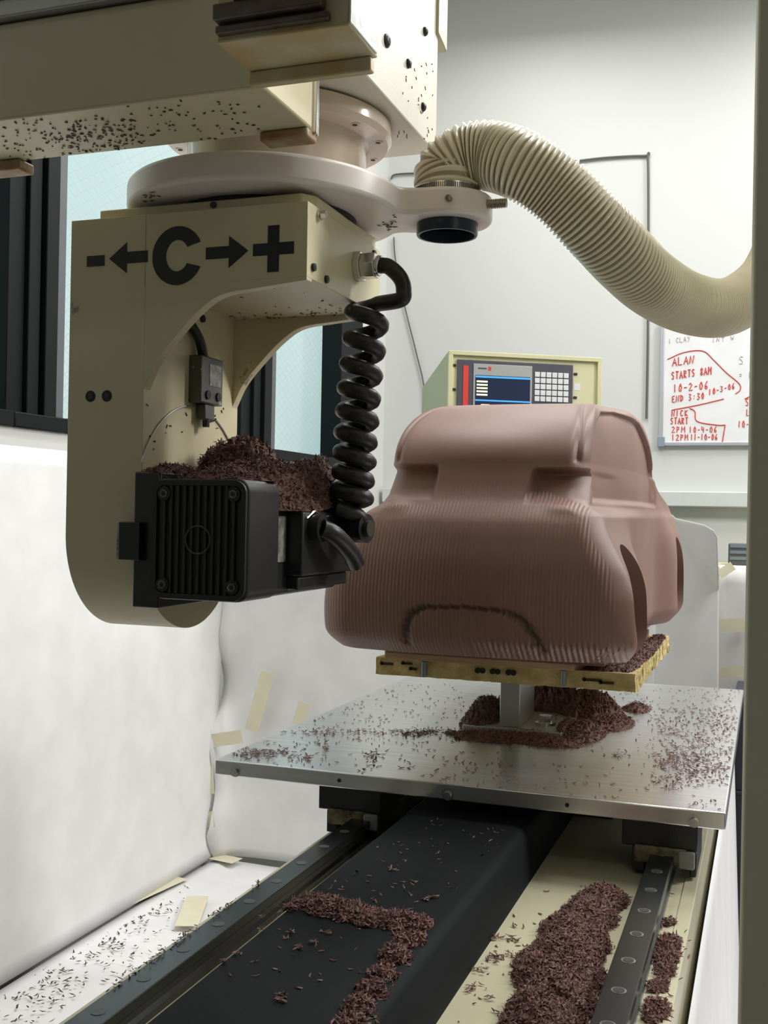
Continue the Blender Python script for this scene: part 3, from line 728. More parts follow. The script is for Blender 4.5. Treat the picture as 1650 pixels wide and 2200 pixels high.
build('cable_gland', MB().cyl((-.535, 1.376, 1.687), (-.526, 1.376, 1.687), .0215, n=6).cyl((-.526, 1.376, 1.687), (-.506, 1.376, 1.687), .0185, n=6).cyl((-.506, 1.376, 1.687), (-.500, 1.376, 1.686), .014, n=20), steel_br, head, bevel=.001)

# ================================================================== SPINDLE MOTOR
sm = thing('spindle_motor', (-.65, 1.33, 1.24), label='black spindle motor with a grilled fan cover hanging from the milling head', cat='motor')
build('mount_plate', MB().box(-.7605, -.722, 1.190, 1.44, 1.226, 1.398), blackmt, sm, bevel=.002)
build('latch_arm', MB().box(-.776, -.745, 1.180, 1.206, 1.286, 1.334), blackpl, sm, bevel=.001)
build('latch_tab', MB().box(-.786, -.7755, 1.190, 1.206, 1.285, 1.334).cyl((-.781, 1.190, 1.310), (-.781, 1.188, 1.310), .004, n=14), label_m, sm, bevel=.001)
FX0, FX1, FZ0, FZ1, FY = -.700, -.571, 1.243, 1.388, 1.134
def rrect(x0, x1, z0, z1, r, n=8):
    out = []
    for cx_, cz_, a0 in ((x1-r, z0+r, -PI/2), (x1-r, z1-r, 0), (x0+r, z1-r, PI/2), (x0+r, z0+r, PI)):
        for k in range(n+1): t = a0+PI/2*k/n; out.append((cx_+r*math.cos(t), cz_+r*math.sin(t)))
    return out
fc = build('fan_cover', MB().prism(rrect(FX0, FX1, FZ0, FZ1, .016), 'Y', FY+.002, 1.222), blackpl, sm, bevel=.004)
fcx, fcz = (FX0+FX1)/2, (FZ0+FZ1)/2
fr_o = rrect(FX0+.002, FX1-.002, FZ0+.002, FZ1-.002, .015); fr_i = rrect(FX0+.008, FX1-.008, FZ0+.008, FZ1-.008, .010); n = len(fr_o)
vs = [(x, FY-.002, z) for x, z in fr_o]+[(x, FY-.002, z) for x, z in fr_i]+[(x, FY+.003, z) for x, z in fr_o]+[(x, FY+.003, z) for x, z in fr_i]
fs = [(i, (i+1) % n, n+(i+1) % n, n+i) for i in range(n)]+[(i, 2*n+i, 2*n+(i+1) % n, (i+1) % n) for i in range(n)]+[(n+i, n+(i+1) % n, 3*n+(i+1) % n, 3*n+i) for i in range(n)]
build('grille_rim', MB().add(vs, fs), blackpl, fc)
build('fan_opening', MB().cyl((fcx, FY+.0025, fcz), (fcx, FY+.0012, fcz), .046, n=48), hole_dark, fc)
for k in range(11):
    x = FX0+.018+k*(FX1-FX0-.036)/10
    build('grille_slat', MB().box(x-.0016, x+.0016, FY-.0015, FY+.003, FZ0+.008, FZ1-.008), mat('grey_black_slat', (.028, .028, .03), .35), fc, bevel=.0006)
tr = [(fcx+.0165*math.cos(t), FY-.0016, fcz+.0165*math.sin(t)) for t in np.linspace(0, 2*PI, 41)]
build('grille_ring', MB().tube(tr, .0011, n=8, cap=False), mat('worn_ring', (.07, .065, .05), .4), fc)
for x in (FX0+.018, FX1-.018):
    for z in (FZ0+.018, FZ1-.018):
        build('cover_screw', MB().cyl((x, FY+.002, z), (x, FY-.003, z), .0085, n=20).cyl((x, FY-.003, z), (x, FY-.0042, z), .0052, n=18, mi=1).cyl((x, FY-.0042, z), (x, FY-.0045, z), .003, n=6, mi=2), [blackpl, grayplate, hole_dark], fc)
build('motor_body', MB().prism(rrect(-.735, -.582, 1.243, 1.378, .012), 'Y', 1.216, 1.445), blackmt, sm, bevel=.004)
build('side_label', MB().box(-.5822, -.5812, 1.232, 1.262, 1.287, 1.345), label_m, sm, smooth=False)
tb = build('terminal_block', MB().box(-.584, -.560, 1.268, 1.452, 1.268, 1.352).box(-.584, -.566, 1.27, 1.44, 1.25, 1.268), blackmt, sm, bevel=.003)
build('elbow_connector', MB().cyl((-.562, 1.300, 1.330), (-.546, 1.300, 1.330), .0185, n=28).tube(catmull([(-.548, 1.30, 1.330), (-.536, 1.315, 1.322), (-.530, 1.355, 1.300), (-.532, 1.385, 1.283)], 6), .0125, n=16), blackpl, tb)
build('bright_clip', MB().tube(catmull([(-.5605, 1.281, 1.343), (-.557, 1.300, 1.352), (-.557, 1.325, 1.345), (-.557, 1.345, 1.346)], 5), .0016, n=8), steel_br, tb)
build('plug_socket', MB().cyl((-.562, 1.405, 1.330), (-.520, 1.395, 1.330), .020, n=28).cyl((-.520, 1.395, 1.330), (-.514, 1.394, 1.330), .011, n=20, mi=1), [blackpl, mat('olive_plug', (.05, .045, .025), .5)], tb)
build('lower_housing', MB().lathe([(.040, 1.30), (.052, 1.31), (.052, 1.43), (.040, 1.45)], (-.615, 1.292), n=40, axis='Y'), blackmt, sm)
build('spindle_nose', MB().lathe([(.040, 1.44), (.040, 1.475), (.028, 1.480), (.022, 1.505), (.010, 1.507)], (-.66, 1.305), n=36, axis='Y'), steel, sm)
build('cutter_bit', MB().lathe([(.005, 1.50), (.005, 1.545), (.003, 1.552)], (-.66, 1.305), n=16, axis='Y'), steel_br, sm)

# ================================================================== COILED CABLE
cen = catmull([at(790, 640, 'Y', 1.376), at(787, 700, 'Y', 1.376), at(775, 800, 'Y', 1.378), at(767, 900, 'Y', 1.38), at(760, 1000, 'Y', 1.385), at(754, 1095, 'Y', 1.39)], 40)
cen = resample(cen, .0008); Lc = .0008*len(cen)
cutt = np.linspace(0, 1, len(cen))
turns = 9.7; pitch_w = 1.25-.5*cutt; ph = np.cumsum(pitch_w**-1); ph = ph/ph[-1]*turns*2*PI
hr = .0208
path = [(cen[i][0]+hr*math.cos(ph[i]+.2), cen[i][1]+hr*math.sin(ph[i]+.2), cen[i][2]) for i in range(0, len(cen), 3)]
g0 = [(-.502, 1.376, 1.687), (-.488, 1.376, 1.684), (-.472, 1.378, 1.668), (-.468, 1.380, 1.652), (-.472, 1.38, 1.640)]
endp = [(path[-1][0], path[-1][1], path[-1][2]), (-.530, 1.392, 1.345), (-.540, 1.398, 1.332)]
P = np.concatenate([catmull(g0+[path[2]], 8)[:-1], np.array(path[2:]), catmull(endp, 6)[1:]])
build('coiled_cable', MB().tube(P, .0108, n=16), rubber, label='black coiled cable hanging from the chrome gland to the motor plug', cat='cable')

# ================================================================== EXTRACTION HOSE
hp = [np.array([LX, LY, 1.788]), np.array([LX, LY, 1.806])]+[atd(*q) for q in ((962, 372, 1.500), (984, 348, 1.495), (1016, 337, 1.49), (1058, 336, 1.48), (1120, 356, 1.46), (1195, 405, 1.46), (1278, 487, 1.47), (1345, 558, 1.50), (1405, 612, 1.56), (1475, 650, 1.66), (1545, 662, 1.74), (1600, 640, 1.82), (1650, 590, 1.9), (1690, 500, 1.95))]
hp = catmull(hp, 24); hp = resample(hp, .0068/8)
per = 8; n = len(hp)
rf = []; mf = []
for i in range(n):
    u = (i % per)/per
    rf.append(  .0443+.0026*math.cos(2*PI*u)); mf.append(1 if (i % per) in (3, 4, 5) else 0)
hose = thing('extraction_hose', (LX, LY, 1.788), label='ribbed beige suction hose looping from the white ring to the right', cat='hose')
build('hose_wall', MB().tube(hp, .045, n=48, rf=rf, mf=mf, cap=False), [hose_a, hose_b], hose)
hcl = MB().lathe([(.0462, 1.7885), (.0478, 1.7885), (.0478, 1.799), (.0462, 1.799)], (LX, LY), n=72)
cl = build('hose_clamp', hcl, steel_br, hose)
cm = MB()
for k in range(44):
    t = -2.6+k*.055
    cm.box(LX+.0479*math.cos(t)-.0006, LX+.0479*math.cos(t)+.0006, LY+.0479*math.sin(t)-.0006, LY+.0479*math.sin(t)+.0006, 1.790, 1.7975)
build('clamp_slots', cm, steel, cl, smooth=False)

# ================================================================== GANTRY POST (near right)
build('gantry_post', MB().prism([(-.0135, .88), (-.0155, .886), (-.0155, .994), (-.0135, 1.0), (.16, 1.0), (.16, .88)], 'Z', 0, 3.4), post_m,
      label='near upright gantry post filling the right edge of the view', cat='machine post', bevel=.0015)

# ================================================================== CONSOLE
A0 = np.array([-1.01, 3.45]); A1 = np.array([-.549, 3.73]); ux = (A1-A0); CWd = np.linalg.norm(ux); ux = ux/CWd; uy = np.array([-ux[1], ux[0]])
def cpt(u, d, z): p = A0+ux*u+uy*d; return (p[0], p[1], z)
ZC0, ZC1 = 1.50, 1.897
ck = thing('cnc_console', cpt(CWd/2, .15, ZC0), label='cream control console with a screen and keypad behind the clay car', cat='control console')
def cbox(u0, u1, d0, d1, z0, z1, mb=None):
    mb = mb or MB()
    return mb.hexa([cpt(u0, d0, z0), cpt(u1, d0, z0), cpt(u1, d1, z0), cpt(u0, d1, z0), cpt(u0, d0, z1), cpt(u1, d0, z1), cpt(u1, d1, z1), cpt(u0, d1, z1)])
cb = MB()
zb_ = 1.815
cb.hexa([cpt(0, .0, ZC0), cpt(CWd, 0, ZC0), cpt(CWd, .36, ZC0), cpt(0, .36, ZC0), cpt(0, 0, ZC1), cpt(CWd, 0, ZC1), cpt(CWd, .36, zb_), cpt(0, .36, zb_)])
build('cabinet', cb, [console_g], ck, bevel=.003)
cf = MB()
for u0, u1, z0, z1 in ((0, CWd, ZC1-.014, ZC1), (0, .014, ZC0, ZC1-.014), (CWd-.014, CWd, ZC0, ZC1-.014)): cbox(u0, u1, -.012, 0, z0, z1, cf)
cbox(.014, CWd-.014, -.003, 0, ZC0, ZC1-.014, cf)
build('front_rim', cf, console_m, ck, bevel=.001)
pz1 = ZC1-.028
pan = build('panel_bezel', cbox(.030, .437, -.010, -.003, ZC0+.05, pz1), grey_bez, ck, bevel=.002)
build('red_stripe', cbox(.050, .068, -.0115, -.010, ZC0+.07, pz1-.020), redm, pan, smooth=False)
build('screen_surround', cbox(.085, .290, -.0125, -.010, ZC0+.08, pz1-.012), lt_bez, pan, bevel=.001)
scr = build('display_screen', cbox(.092, .283, -.0135, -.0125, ZC0+.10, pz1-.050), screen, pan, smooth=False)
zt = pz1-.050
build('screen_band', cbox(.092, .283, -.0140, -.0135, zt-.008, zt-.002, cbox(.092, .283, -.0140, -.0135, zt-.086, zt-.081)), scr_blue, scr, smooth=False)
tx = MB()
for k in range(5): cbox(.096, .134, -.0142, -.0135, zt-.024-k*.011, zt-.018-k*.011, tx)
for c0 in (.112, .172, .232):
    for k in range(4): cbox(c0, c0+.030, -.0142, -.0135, zt-.102-k*.012, zt-.096-k*.012, tx)
build('screen_text', tx, scr_lt, scr, smooth=False)
build('maker_mark', cbox(.100, .130, -.0132, -.0125, pz1-.029, pz1-.025), grey_bez, pan, smooth=False)
build('maker_emblem', cbox(.136, .146, -.0132, -.0125, pz1-.033, pz1-.021), redm, pan, smooth=False)
for r_ in range(9):
    for c_i in range(6):
        if r_ >= 6 and c_i == 1: continue
        u = .300+c_i*.0205; z = pz1-.030-r_*.0205-(.008 if r_ >= 5 else 0)
        build('key', cbox(u, u+.0175, -.0125, -.010, z-.0170, z), key_m, pan, bevel=.001)
for u, dz in ((.021, .02), (.021, .10), (.448, .03), (.448, .11)):
    build('panel_screw', cbox(u-.006, u+.006, -.006, -.003, pz1-dz-.004, pz1-dz+.004), hole_dark, ck, bevel=.001)
build('paper_label', cbox(.442, .466, -.0036, -.003, pz1-.085, pz1-.062), key_m, ck, smooth=False)
build('console_stand', MB().box(-1.02, -.90, 3.86, 3.98, .03, ZC0).box(-1.15, -.75, 3.78, 4.1, .0, .03), grey_bez, bevel=.003,
      label='dark grey column carrying the control console behind the paper screen', cat='stand')

# ================================================================== WHITEBOARD
wb = thing('whiteboard', (-.1, WY-.02, 1.72), label='whiteboard with red handwriting on the back wall', cat='whiteboard')
build('board_face', MB().box(-.51, .65, WY-.018, WY-.001, 1.735, 2.33), board_white, wb, smooth=False)
fm = MB()
for q in ((-.525, -.505, 1.72, 2.34), (.64, .66, 1.72, 2.34)): fm.box(q[0], q[1], WY-.028, WY-.001, q[2], q[3])
fm.box(-.525, .66, WY-.028, WY-.001, 1.72, 1.737).box(-.525, .66, WY-.028, WY-.001, 2.325, 2.345)
build('board_frame', fm, mat('aluminium_trim', (.5, .52, .55), .4, .4), wb, bevel=.002)
build('frame_corner', MB().box(-.53, -.495, WY-.031, WY-.001, 1.715, 1.765), mat('blue_grey_corner', (.25, .30, .38), .5), wb, bevel=.002)
G = {'A': [[(0, 0), (.4, 1), (.8, 0)], [(.15, .4), (.65, .4)]], 'L': [[(.05, 1), (.05, 0), (.7, .05)]], 'N': [[(0, 0), (.05, 1), (.65, 0), (.75, 1)]],
     'S': [[(.7, .9), (.3, 1), (.05, .75), (.6, .4), (.5, .05), (0, .1)]], 'T': [[(0, 1), (.8, 1)], [(.4, 1), (.38, 0)]],
     'R': [[(.05, 0), (.1, 1), (.6, .9), (.55, .6), (.1, .5), (.7, 0)]], 'M': [[(0, 0), (.1, 1), (.4, .4), (.75, 1), (.8, 0)]],
     '8': [[(.4, .5), (.1, .8), (.4, 1), (.7, .8), (.4, .5), (.1, .2), (.4, 0), (.7, .2), (.4, .5)]], '1': [[(.3, 1), (.3, 0)]],
     '0': [[(.4, 1), (.1, .6), (.2, .1), (.5, 0), (.7, .5), (.4, 1)]], '-': [[(.1, .45), (.65, .48)]], '2': [[(.05, .8), (.4, 1), (.65, .75), (.05, 0), (.8, .05)]],
     '6': [[(.6, 1), (.15, .5), (.15, .1), (.5, 0), (.65, .3), (.2, .45)]], 'E': [[(.7, 1), (.1, .95), (.05, 0), (.7, .05)], [(.1, .5), (.55, .52)]],
     'D': [[(.1, 0), (.1, 1), (.6, .8), (.65, .3), (.1, 0)]], '3': [[(.05, .95), (.6, .9), (.25, .55), (.65, .3), (.4, 0), (0, .1)]],
     ':': [[(.35, .7), (.35, .62)], [(.35, .3), (.35, .22)]], 'I': [[(.35, 1), (.35, 0)]], 'C': [[(.7, .85), (.3, 1), (.05, .5), (.3, 0), (.7, .15)]],
     'K': [[(.1, 1), (.1, 0)], [(.65, 1), (.1, .45), (.7, 0)]], 'P': [[(.1, 0), (.1, 1), (.6, .85), (.55, .5), (.1, .45)]], '4': [[(.1, 1), (.05, .45), (.7, .45)], [(.55, .9), (.5, 0)]],
     'Y': [[(.1, 1), (.4, .5)], [(.7, 1), (.3, 0)]], '=': [[(.1, .65), (.6, .65)], [(.1, .35), (.6, .35)]], 'W': [[(0, 1), (.2, 0), (.4, .6), (.6, 0), (.8, 1)]]}
WYF = WY-.0195
ink = MB(); inkf = MB()
def stroke(mb, pts, r=.0022):
    mb.tube([(x, WYF, z) for x, z in pts], r, n=6)
def write(mb, txt, px, py, pw, ph_, slope=0., r=.0022):
    a = at(px, py, 'Y', WYF); b = at(px+pw, py-ph_, 'Y', WYF); h = b[2]-a[2]; cw = (b[0]-a[0])/len(txt)
    for i, ch in enumerate(txt):
        if ch == ' ': continue
        for st in G[ch]:
            pts = [(a[0]+(i+.85*u+rnd.uniform(-.04, .04))*cw, a[2]+v*h+slope*i*cw+rnd.uniform(-.03, .03)*h) for u, v in st]
            stroke(mb, pts, r)
write(ink, 'ALAN', 1445, 786, 50, 18, .12, .0028); write(ink, 'STARTS 8AM', 1443, 815, 88, 18, .12, .0028); write(ink, '10-2-06', 1447, 842, 78, 18, .08, .0026)
write(ink, 'END 3:30', 1444, 864, 72, 15, .10, .0026); write(ink, '10-3-06', 1523, 848, 58, 13, .25, .0024)
write(ink, 'NICK', 1443, 894, 38, 13, 0, .0026); write(ink, 'START', 1441, 911, 40, 14, 0, .0026); write(ink, '2PM', 1443, 929, 32, 13); write(ink, '10-4-06', 1481, 929, 62, 13)
write(ink, '12PM', 1443, 946, 38, 13); write(ink, '11-10-06', 1484, 945, 60, 13)
write(inkf, '1 CLAY', 1437, 738, 48, 12, .1, .0018); write(inkf, 'INT W', 1530, 735, 50, 10, .1, .0018)
write(ink, '5', 1588, 783, 14, 18, 0, .0016) if '5' in G else write(inkf, 'S', 1588, 783, 14, 18)
write(inkf, '= 10', 1588, 812, 40, 14); write(ink, 'S', 1602, 872, 10, 16); write(ink, '10-', 1586, 918, 26, 14); write(ink, 'L', 1604, 893, 8, 14)
def curve(mb, P, r=.0026):
    q = catmull([at(x, y, 'Y', WYF) for x, y in P], 6); mb.tube(q, r, n=6)
curve(ink, [(1434, 772), (1470, 757), (1510, 754), (1535, 775), (1560, 800), (1588, 824), (1590, 838), (1580, 846)])
curve(ink, [(1443, 881), (1500, 870), (1555, 857)]); curve(ink, [(1482, 877), (1493, 884), (1498, 905), (1540, 913), (1558, 913)]); curve(ink, [(1558, 913), (1552, 950)])
curve(ink, [(1600, 857), (1614, 850)])
build('red_handwriting', ink, marker, wb); build('faded_handwriting', inkf, marker_f, wb)

# ------------------------------------------------------------------ wall cables, shelf items
def wcable(P, label, r=.006):
    q = catmull([at(x, y, 'Y', WY-.012) for x, y in P], 8)
    return build('wall_cable', MB().tube(q, r, n=8), mat('dark_grey_cable', (.10, .11, .09), .6), label=label, cat='cable')
wcable([(1225, 348), (1300, 339), (1386, 335), (1392, 342), (1393, 500), (1392, 720), (1389, 900)], 'dark cable running level then down the back wall beside the whiteboard')
wcable([(950, 372), (905, 372), (850, 375), (840, 385)], 'short dark cable on the back wall behind the hose end', .005)
wcable([(846, 510), (850, 560), (870, 660), (895, 760), (912, 840), (915, 960)], 'thin grey cable drooping down the wall to the control console', .004)
p0 = at(1564, 1214, 'Y', 5.2); p1 = at(1564, 1168, 'Y', 5.2)
eb = thing('electronics_box', (p0[0]+.1, 5.25, p0[2]), label='small dark electronics box on the cabinet beside the gantry post', cat='electronics box')
build('case', MB().box(p0[0], p0[0]+.25, 5.2, 5.35, p0[2], p1[2]), grey_bez, eb, bevel=.004)
for k in range(3):
    build('face_strip', MB().box(p0[0]+.008, p0[0]+.10, 5.196, 5.2, p0[2]+.025+k*.028, p0[2]+.040+k*.028), mat('blue_grey_strip', (.10+.05, .2, .22), .5), eb, smooth=False)
build('storage_cabinet', MB().box(p0[0]-.05, p0[0]+.7, 5.05, 5.5, 0, p0[2]-.02).box(p0[0]-.07, p0[0]+.72, 5.03, 5.52, p0[2]-.02, p0[2]), console_m, bevel=.004,
      label='cream cabinet standing before the back wall, mostly hidden by paper', cat='cabinet')
q0 = at(1574, 1700, 'Y', 3.2); 
build('tool_cart', MB().box(q0[0], q0[0]+.4, 3.2, 3.5, .02, .86).box(q0[0]-.012, q0[0]+.41, 3.19, 3.51, q0[2]-.01, q0[2]+.004), navy, bevel=.006,
      label='dark navy tool cart beyond the plate, beside the gantry post', cat='cart')

# ================================================================== CLAY SHAVINGS
def chip_mesh(P, Z3=None, scale=1., flat=.5, mb=None, lmin=.0035, lmax=.0095):
    """P: n x 3 positions; every shaving is a curled, tapering sliver"""
    V = []; Fc = []
    for k, p in enumerate(P):
        L = rnd.uniform(lmin, lmax)*scale; wd = rnd.uniform(.0008, .0019)*scale; th = rnd.uniform(.0005, .0011)*scale
        az = rnd.uniform(0, 2*PI); el = rnd.gauss(0, .6)*flat; cu = rnd.uniform(-1, 1)*L*.35; lift = abs(rnd.gauss(0, .25))*L*flat
        ca, sa = math.cos(az), math.sin(az); ce, se = math.cos(el), math.sin(el)
        o = len(V)
        for t, wf in ((-.5, .35), (0, 1.), (.5, .3)):
            x = t*L*ce; y = cu*(.25-t*t)*2; z = t*L*se+lift*(t*t*2)
            for (a, b) in ((0, th*wf+.0002), (wd*wf, 0), (-wd*wf, 0)):
                yy = y+a
                V.append((p[0]+x*ca-yy*sa, p[1]+x*sa+yy*ca, p[2]+z+b))
        for i in (0, 3):
            for a, b in ((0, 1), (1, 2), (2, 0)): Fc.append((o+i+a, o+i+b, o+i+3+b, o+i+3+a))
        Fc.append((o, o+2, o+1)); Fc.append((o+6, o+7, o+8))
    mb = mb or MB(); mb.add(V, Fc); return mb
def field(cs, x, y):
    h = np.zeros_like(x)
    for cx_, cy_, sx, sy, rot, hh in cs:
        c, s = math.cos(rot), math.sin(rot); u = ((x-cx_)*c+(y-cy_)*s)/sx; v = (-(x-cx_)*s+(y-cy_)*c)/sy
        h = np.maximum(h, hh*np.clip(1-(u*u+v*v), 0, 1)**.8)
    return h
def heap(name, label, cs, base, n, box_, step=.004, material=None, scale=1., rough=.15, extra=0):
    """a mound built from elliptical humps on the surface z = base(x, y), skinned with shavings"""
    x0, x1, y0, y1 = box_
    gx = np.arange(x0, x1+step, step); gy = np.arange(y0, y1+step, step); GX, GY = np.meshgrid(gx, gy, indexing='ij')
    def edge(x, y): return np.clip(np.minimum(np.minimum(x-x0, x1-x), np.minimum(y-y0, y1-y))/.022+.12, 0, 1)**.6
    H = field(cs, GX, GY)*edge(GX, GY)
    H = H*(1+rough*(nr.rand(*H.shape)-.5)*2)
    B = np.vectorize(base)(GX, GY); mb = MB(); idx = -np.ones(H.shape, int)
    for i in range(len(gx)-1):
        for j in range(len(gy)-1):
            if max(H[i, j], H[i+1, j], H[i, j+1], H[i+1, j+1]) > .0015:
                q = []
                for a, b in ((i, j), (i+1, j), (i+1, j+1), (i, j+1)):
                    if idx[a, b] < 0:
                        idx[a, b] = len(mb.v); mb.v.append((GX[a, b], GY[a, b], B[a, b]+max(0, H[a, b]-.0012)))
                    q.append(int(idx[a, b]))
                mb.f.append(tuple(q)); mb.m.append(0)
    Va = np.array(mb.v); Fa = np.array(mb.f); q = Va[Fa]
    ar = np.linalg.norm(np.cross(q[:, 2]-q[:, 0], q[:, 3]-q[:, 1]), axis=1)
    pick = nr.choice(len(Fa), n, p=ar/ar.sum()); uu = nr.rand(n, 1); vv = nr.rand(n, 1); q = q[pick]
    Pa = (1-uu)*(1-vv)*q[:, 0]+uu*(1-vv)*q[:, 1]+uu*vv*q[:, 2]+(1-uu)*vv*q[:, 3]+nr.normal(0, .0012, (n, 3))
    nrm = np.cross(q[:, 2]-q[:, 0], q[:, 3]-q[:, 1]); nrm /= np.linalg.norm(nrm, axis=1)[:, None]+1e-9; nrm *= np.sign(nrm[:, 2:3]+1e-9)
    P = [tuple(t) for t in Pa+nrm*.0010]
    for k in range(extra):
        c = rnd.choice(cs); x = c[0]+rnd.gauss(0, .75)*c[2]; y = c[1]+rnd.gauss(0, .75)*c[3]
        if x0-.02 < x < x1+.02 and y0-.03 < y < y1+.03: P.append((x, y, base(x, y)+.001))
    chip_mesh(P, mb=mb, scale=scale, flat=.9)
    return build(name, mb, material or chip_m, smooth=False, label=label, cat='clay shavings', kind='stuff')
flatz = lambda z: (lambda x, y: z)
# on the spindle motor
def mtop(x, y):
    if y < 1.218: return FZ1 if x > FX0 and x < FX1 else 1.398 if x < -.722 else 1.375
    if x < -.722: return 1.398
    return 1.378 if x < -.584 else 1.352
heap('shavings_pile', 'heap of brown shavings piled on top of the spindle motor',
     [(-.690, 1.36, .055, .10, 0, .072), (-.645, 1.33, .09, .15, 0, .040), (-.60, 1.37, .05, .085, 0, .042), (-.578, 1.385, .026, .062, 0, .055), (-.66, 1.21, .085, .03, 0, .012), (-.74, 1.25, .03, .06, 0, .012)],
     mtop, 5200, (-.757, -.5615, 1.172, 1.445), extra=0)
# around the bracket foot
heap('shavings_pile', 'brown shavings heaped around the foot of the mounting bracket',
     [(-.455, 2.02, .135, .030, .05, .010), (-.49, 1.985, .07, .03, .1, .007), (-.38, 2.00, .07, .035, 0, .008), (-.535, 2.15, .045, .10, 0, .034), (-.50, 2.30, .06, .05, 0, .05), (-.35, 2.32, .07, .11, 0, .045), (-.335, 2.12, .045, .10, 0, .018), (-.30, 2.25, .05, .09, 0, .015), (-.42, 2.30, .10, .05, 0, .06), (-.265, 2.44, .03, .05, 0, .012)],
     lambda x, y: PZ+(.0122 if -.556 < x < -.362 and 2.045 < y < 2.27 else .0002), 7500, (-.60, -.235, 1.945, 2.49), extra=260, rough=.35)
# on the foam board, right side
heap('shavings_pile', 'brown shavings covering the right flank of the foam board',
     [(-.222, 2.18, .022, .36, 0, .007), (-.262, 1.92, .05, .07, 0, .008)], flatz(1.0902), 1800, (-.30, -.205, 1.855, 2.495))
# on black cover: hoop shaped drift
CT = BT+.068
cover_pts = [(575, 1968, .012), (620, 1945, .018), (665, 1940, .022), (705, 1950, .025), (750, 1962, .024), (800, 1975, .022), (850, 1980, .022), (895, 1985, .018), (880, 2020, .017), (850, 2055, .016), (825, 2095, .015), (800, 2130, .014), (775, 2165, .014), (755, 2195, .014)]
cs = []
for x, y, r in cover_pts:
    p = at(x, y, 'Z', CT); cs.append((p[0], p[1], r, r*1.25, rnd.uniform(-.5, .5), rnd.uniform(.005, .010)))
cov_z = lambda x, y: CT+.0002 if x < -.350 else CT-.004 if x < -.339 else CT-.010
heap('shavings_pile', 'hooked drift of brown shavings on the black centre cover', cs, cov_z, 3600, (-.528, -.336, .86, 1.26), step=.003, extra=60)
P = []
for x, y in ((480, 2068), (505, 2050), (640, 2040), (670, 2028), (598, 2150), (605, 2140), (915, 1935), (775, 2190), (560, 2000), (625, 2005), (842, 1870), (700, 2005), (930, 1930)):
    p = at(x, y, 'Z', CT)
    for k in range(7): P.append((p[0]+rnd.gauss(0, .0025), p[1]+rnd.gauss(0, .0025), CT+.001+rnd.random()*.002))
for k in range(120):
    P.append((rnd.uniform(-.51, -.355), rnd.uniform(.95, 1.6), CT+.0006))
build('scattered_shavings', chip_mesh(P), chip_m, smooth=False, label='loose brown shavings scattered over the black centre cover', cat='clay shavings', kind='stuff')
# on the bed between cover and right rail
def bpile(pp, nm, label, n, hmul, zb, material=chip_m, box_=None, extra=40):
    cs = []
    for x, y, r in pp:
        p = at(x, y, 'Z', zb+.01); cs.append((p[0], p[1], r, r*1.6, rnd.uniform(-.4, .4), r*hmul))
    xs = [c[0] for c in cs]; ys = [c[1] for c in cs]; rm = max(c[2] for c in cs)
    bb = box_ or (min(xs)-rm, max(xs)+rm, min(ys)-rm*1.6, max(ys)+rm*1.6)
    return heap(nm, label, cs, flatz(zb+.0002), n, bb, material=material, extra=extra)
bpile([(1290, 1925, .034), (1262, 1960, .038), (1235, 2000, .042), (1215, 2040, .044), (1225, 2075, .040), (1180, 2090, .040), (1200, 2130, .042), (1165, 2160, .038), (1180, 2195, .040), (1140, 2195, .030), (1160, 2060, .03)],
      'shavings_pile', 'long ridge of brown shavings on the bed left of the right rail', 7800, .62, BT, box_=(-.298, -.1615, 1.04, 1.62))
bpile([(1440, 1905, .010), (1432, 1965, .012), (1440, 2010, .020), (1425, 2035, .022), (1432, 2065, .018), (1412, 2100, .014), (1418, 2150, .018), (1400, 2165, .012), (1450, 2040, .014)],
      'shavings_pile', 'brown shavings beside the outer edge of the right rail', 1500, .28, BT+.0015, box_=(-.1215, -.092, 1.10, 1.60), extra=60)
P = []
for x, y, n_ in ((1058, 2062, 26), (1092, 2055, 10), (1030, 2085, 14), (1015, 2125, 14), (1045, 2148, 5), (1080, 2180, 10), (1100, 2020, 12), (1065, 2018, 8), (1110, 1990, 4)):
    p = at(x, y, 'Z', BT)
    for k in range(n_): P.append((p[0]+rnd.gauss(0, .006), p[1]+rnd.gauss(0, .006), BT+.001+rnd.random()*.003))
for k in range(60): P.append((rnd.uniform(-.312, -.20), rnd.uniform(1.05, 1.6), BT+.0008))
build('scattered_shavings', chip_mesh(P), chip_m, smooth=False, label='loose brown shavings on the cream bed beside the centre cover', cat='clay shavings', kind='stuff')
# on the aluminium plate
P = []
def sprinkle(x0, x1, y0, y1, n_, z, dens=None):
    c = 0; t_ = 0
    while c < n_ and t_ < n_*30:
        t_ += 1
        x = rnd.uniform(x0, x1); y = rnd.uniform(y0, y1); p = at(x, y, 'Z', z)
        if not (-.87 < p[0] < -.055 and 1.637 < p[1] < 2.83) and z == PZ: continue
        P.append((p[0], p[1], z+.0008)); c += 1
def blob(x, y, sx, sy, n_, z):
    for k in range(n_):
        p = at(x+rnd.gauss(0, sx), y+rnd.gauss(0, sy), 'Z', z)
        if z == PZ and not (-.87 < p[0] < -.055 and 1.637 < p[1] < 2.83): continue
        P.append((p[0], p[1], z+.0008+rnd.random()*.002))
sprinkle(1400, 1590, 1520, 1690, 520, PZ); blob(1480, 1600, 50, 30, 150, PZ); blob(1520, 1655, 35, 14, 120, PZ); blob(1450, 1635, 25, 9, 110, PZ); blob(1540, 1560, 30, 35, 110, PZ)
sprinkle(1390, 1590, 1480, 1560, 130, PZ); sprinkle(1250, 1400, 1480, 1530, 45, PZ); blob(1290, 1508, 22, 8, 40, PZ)
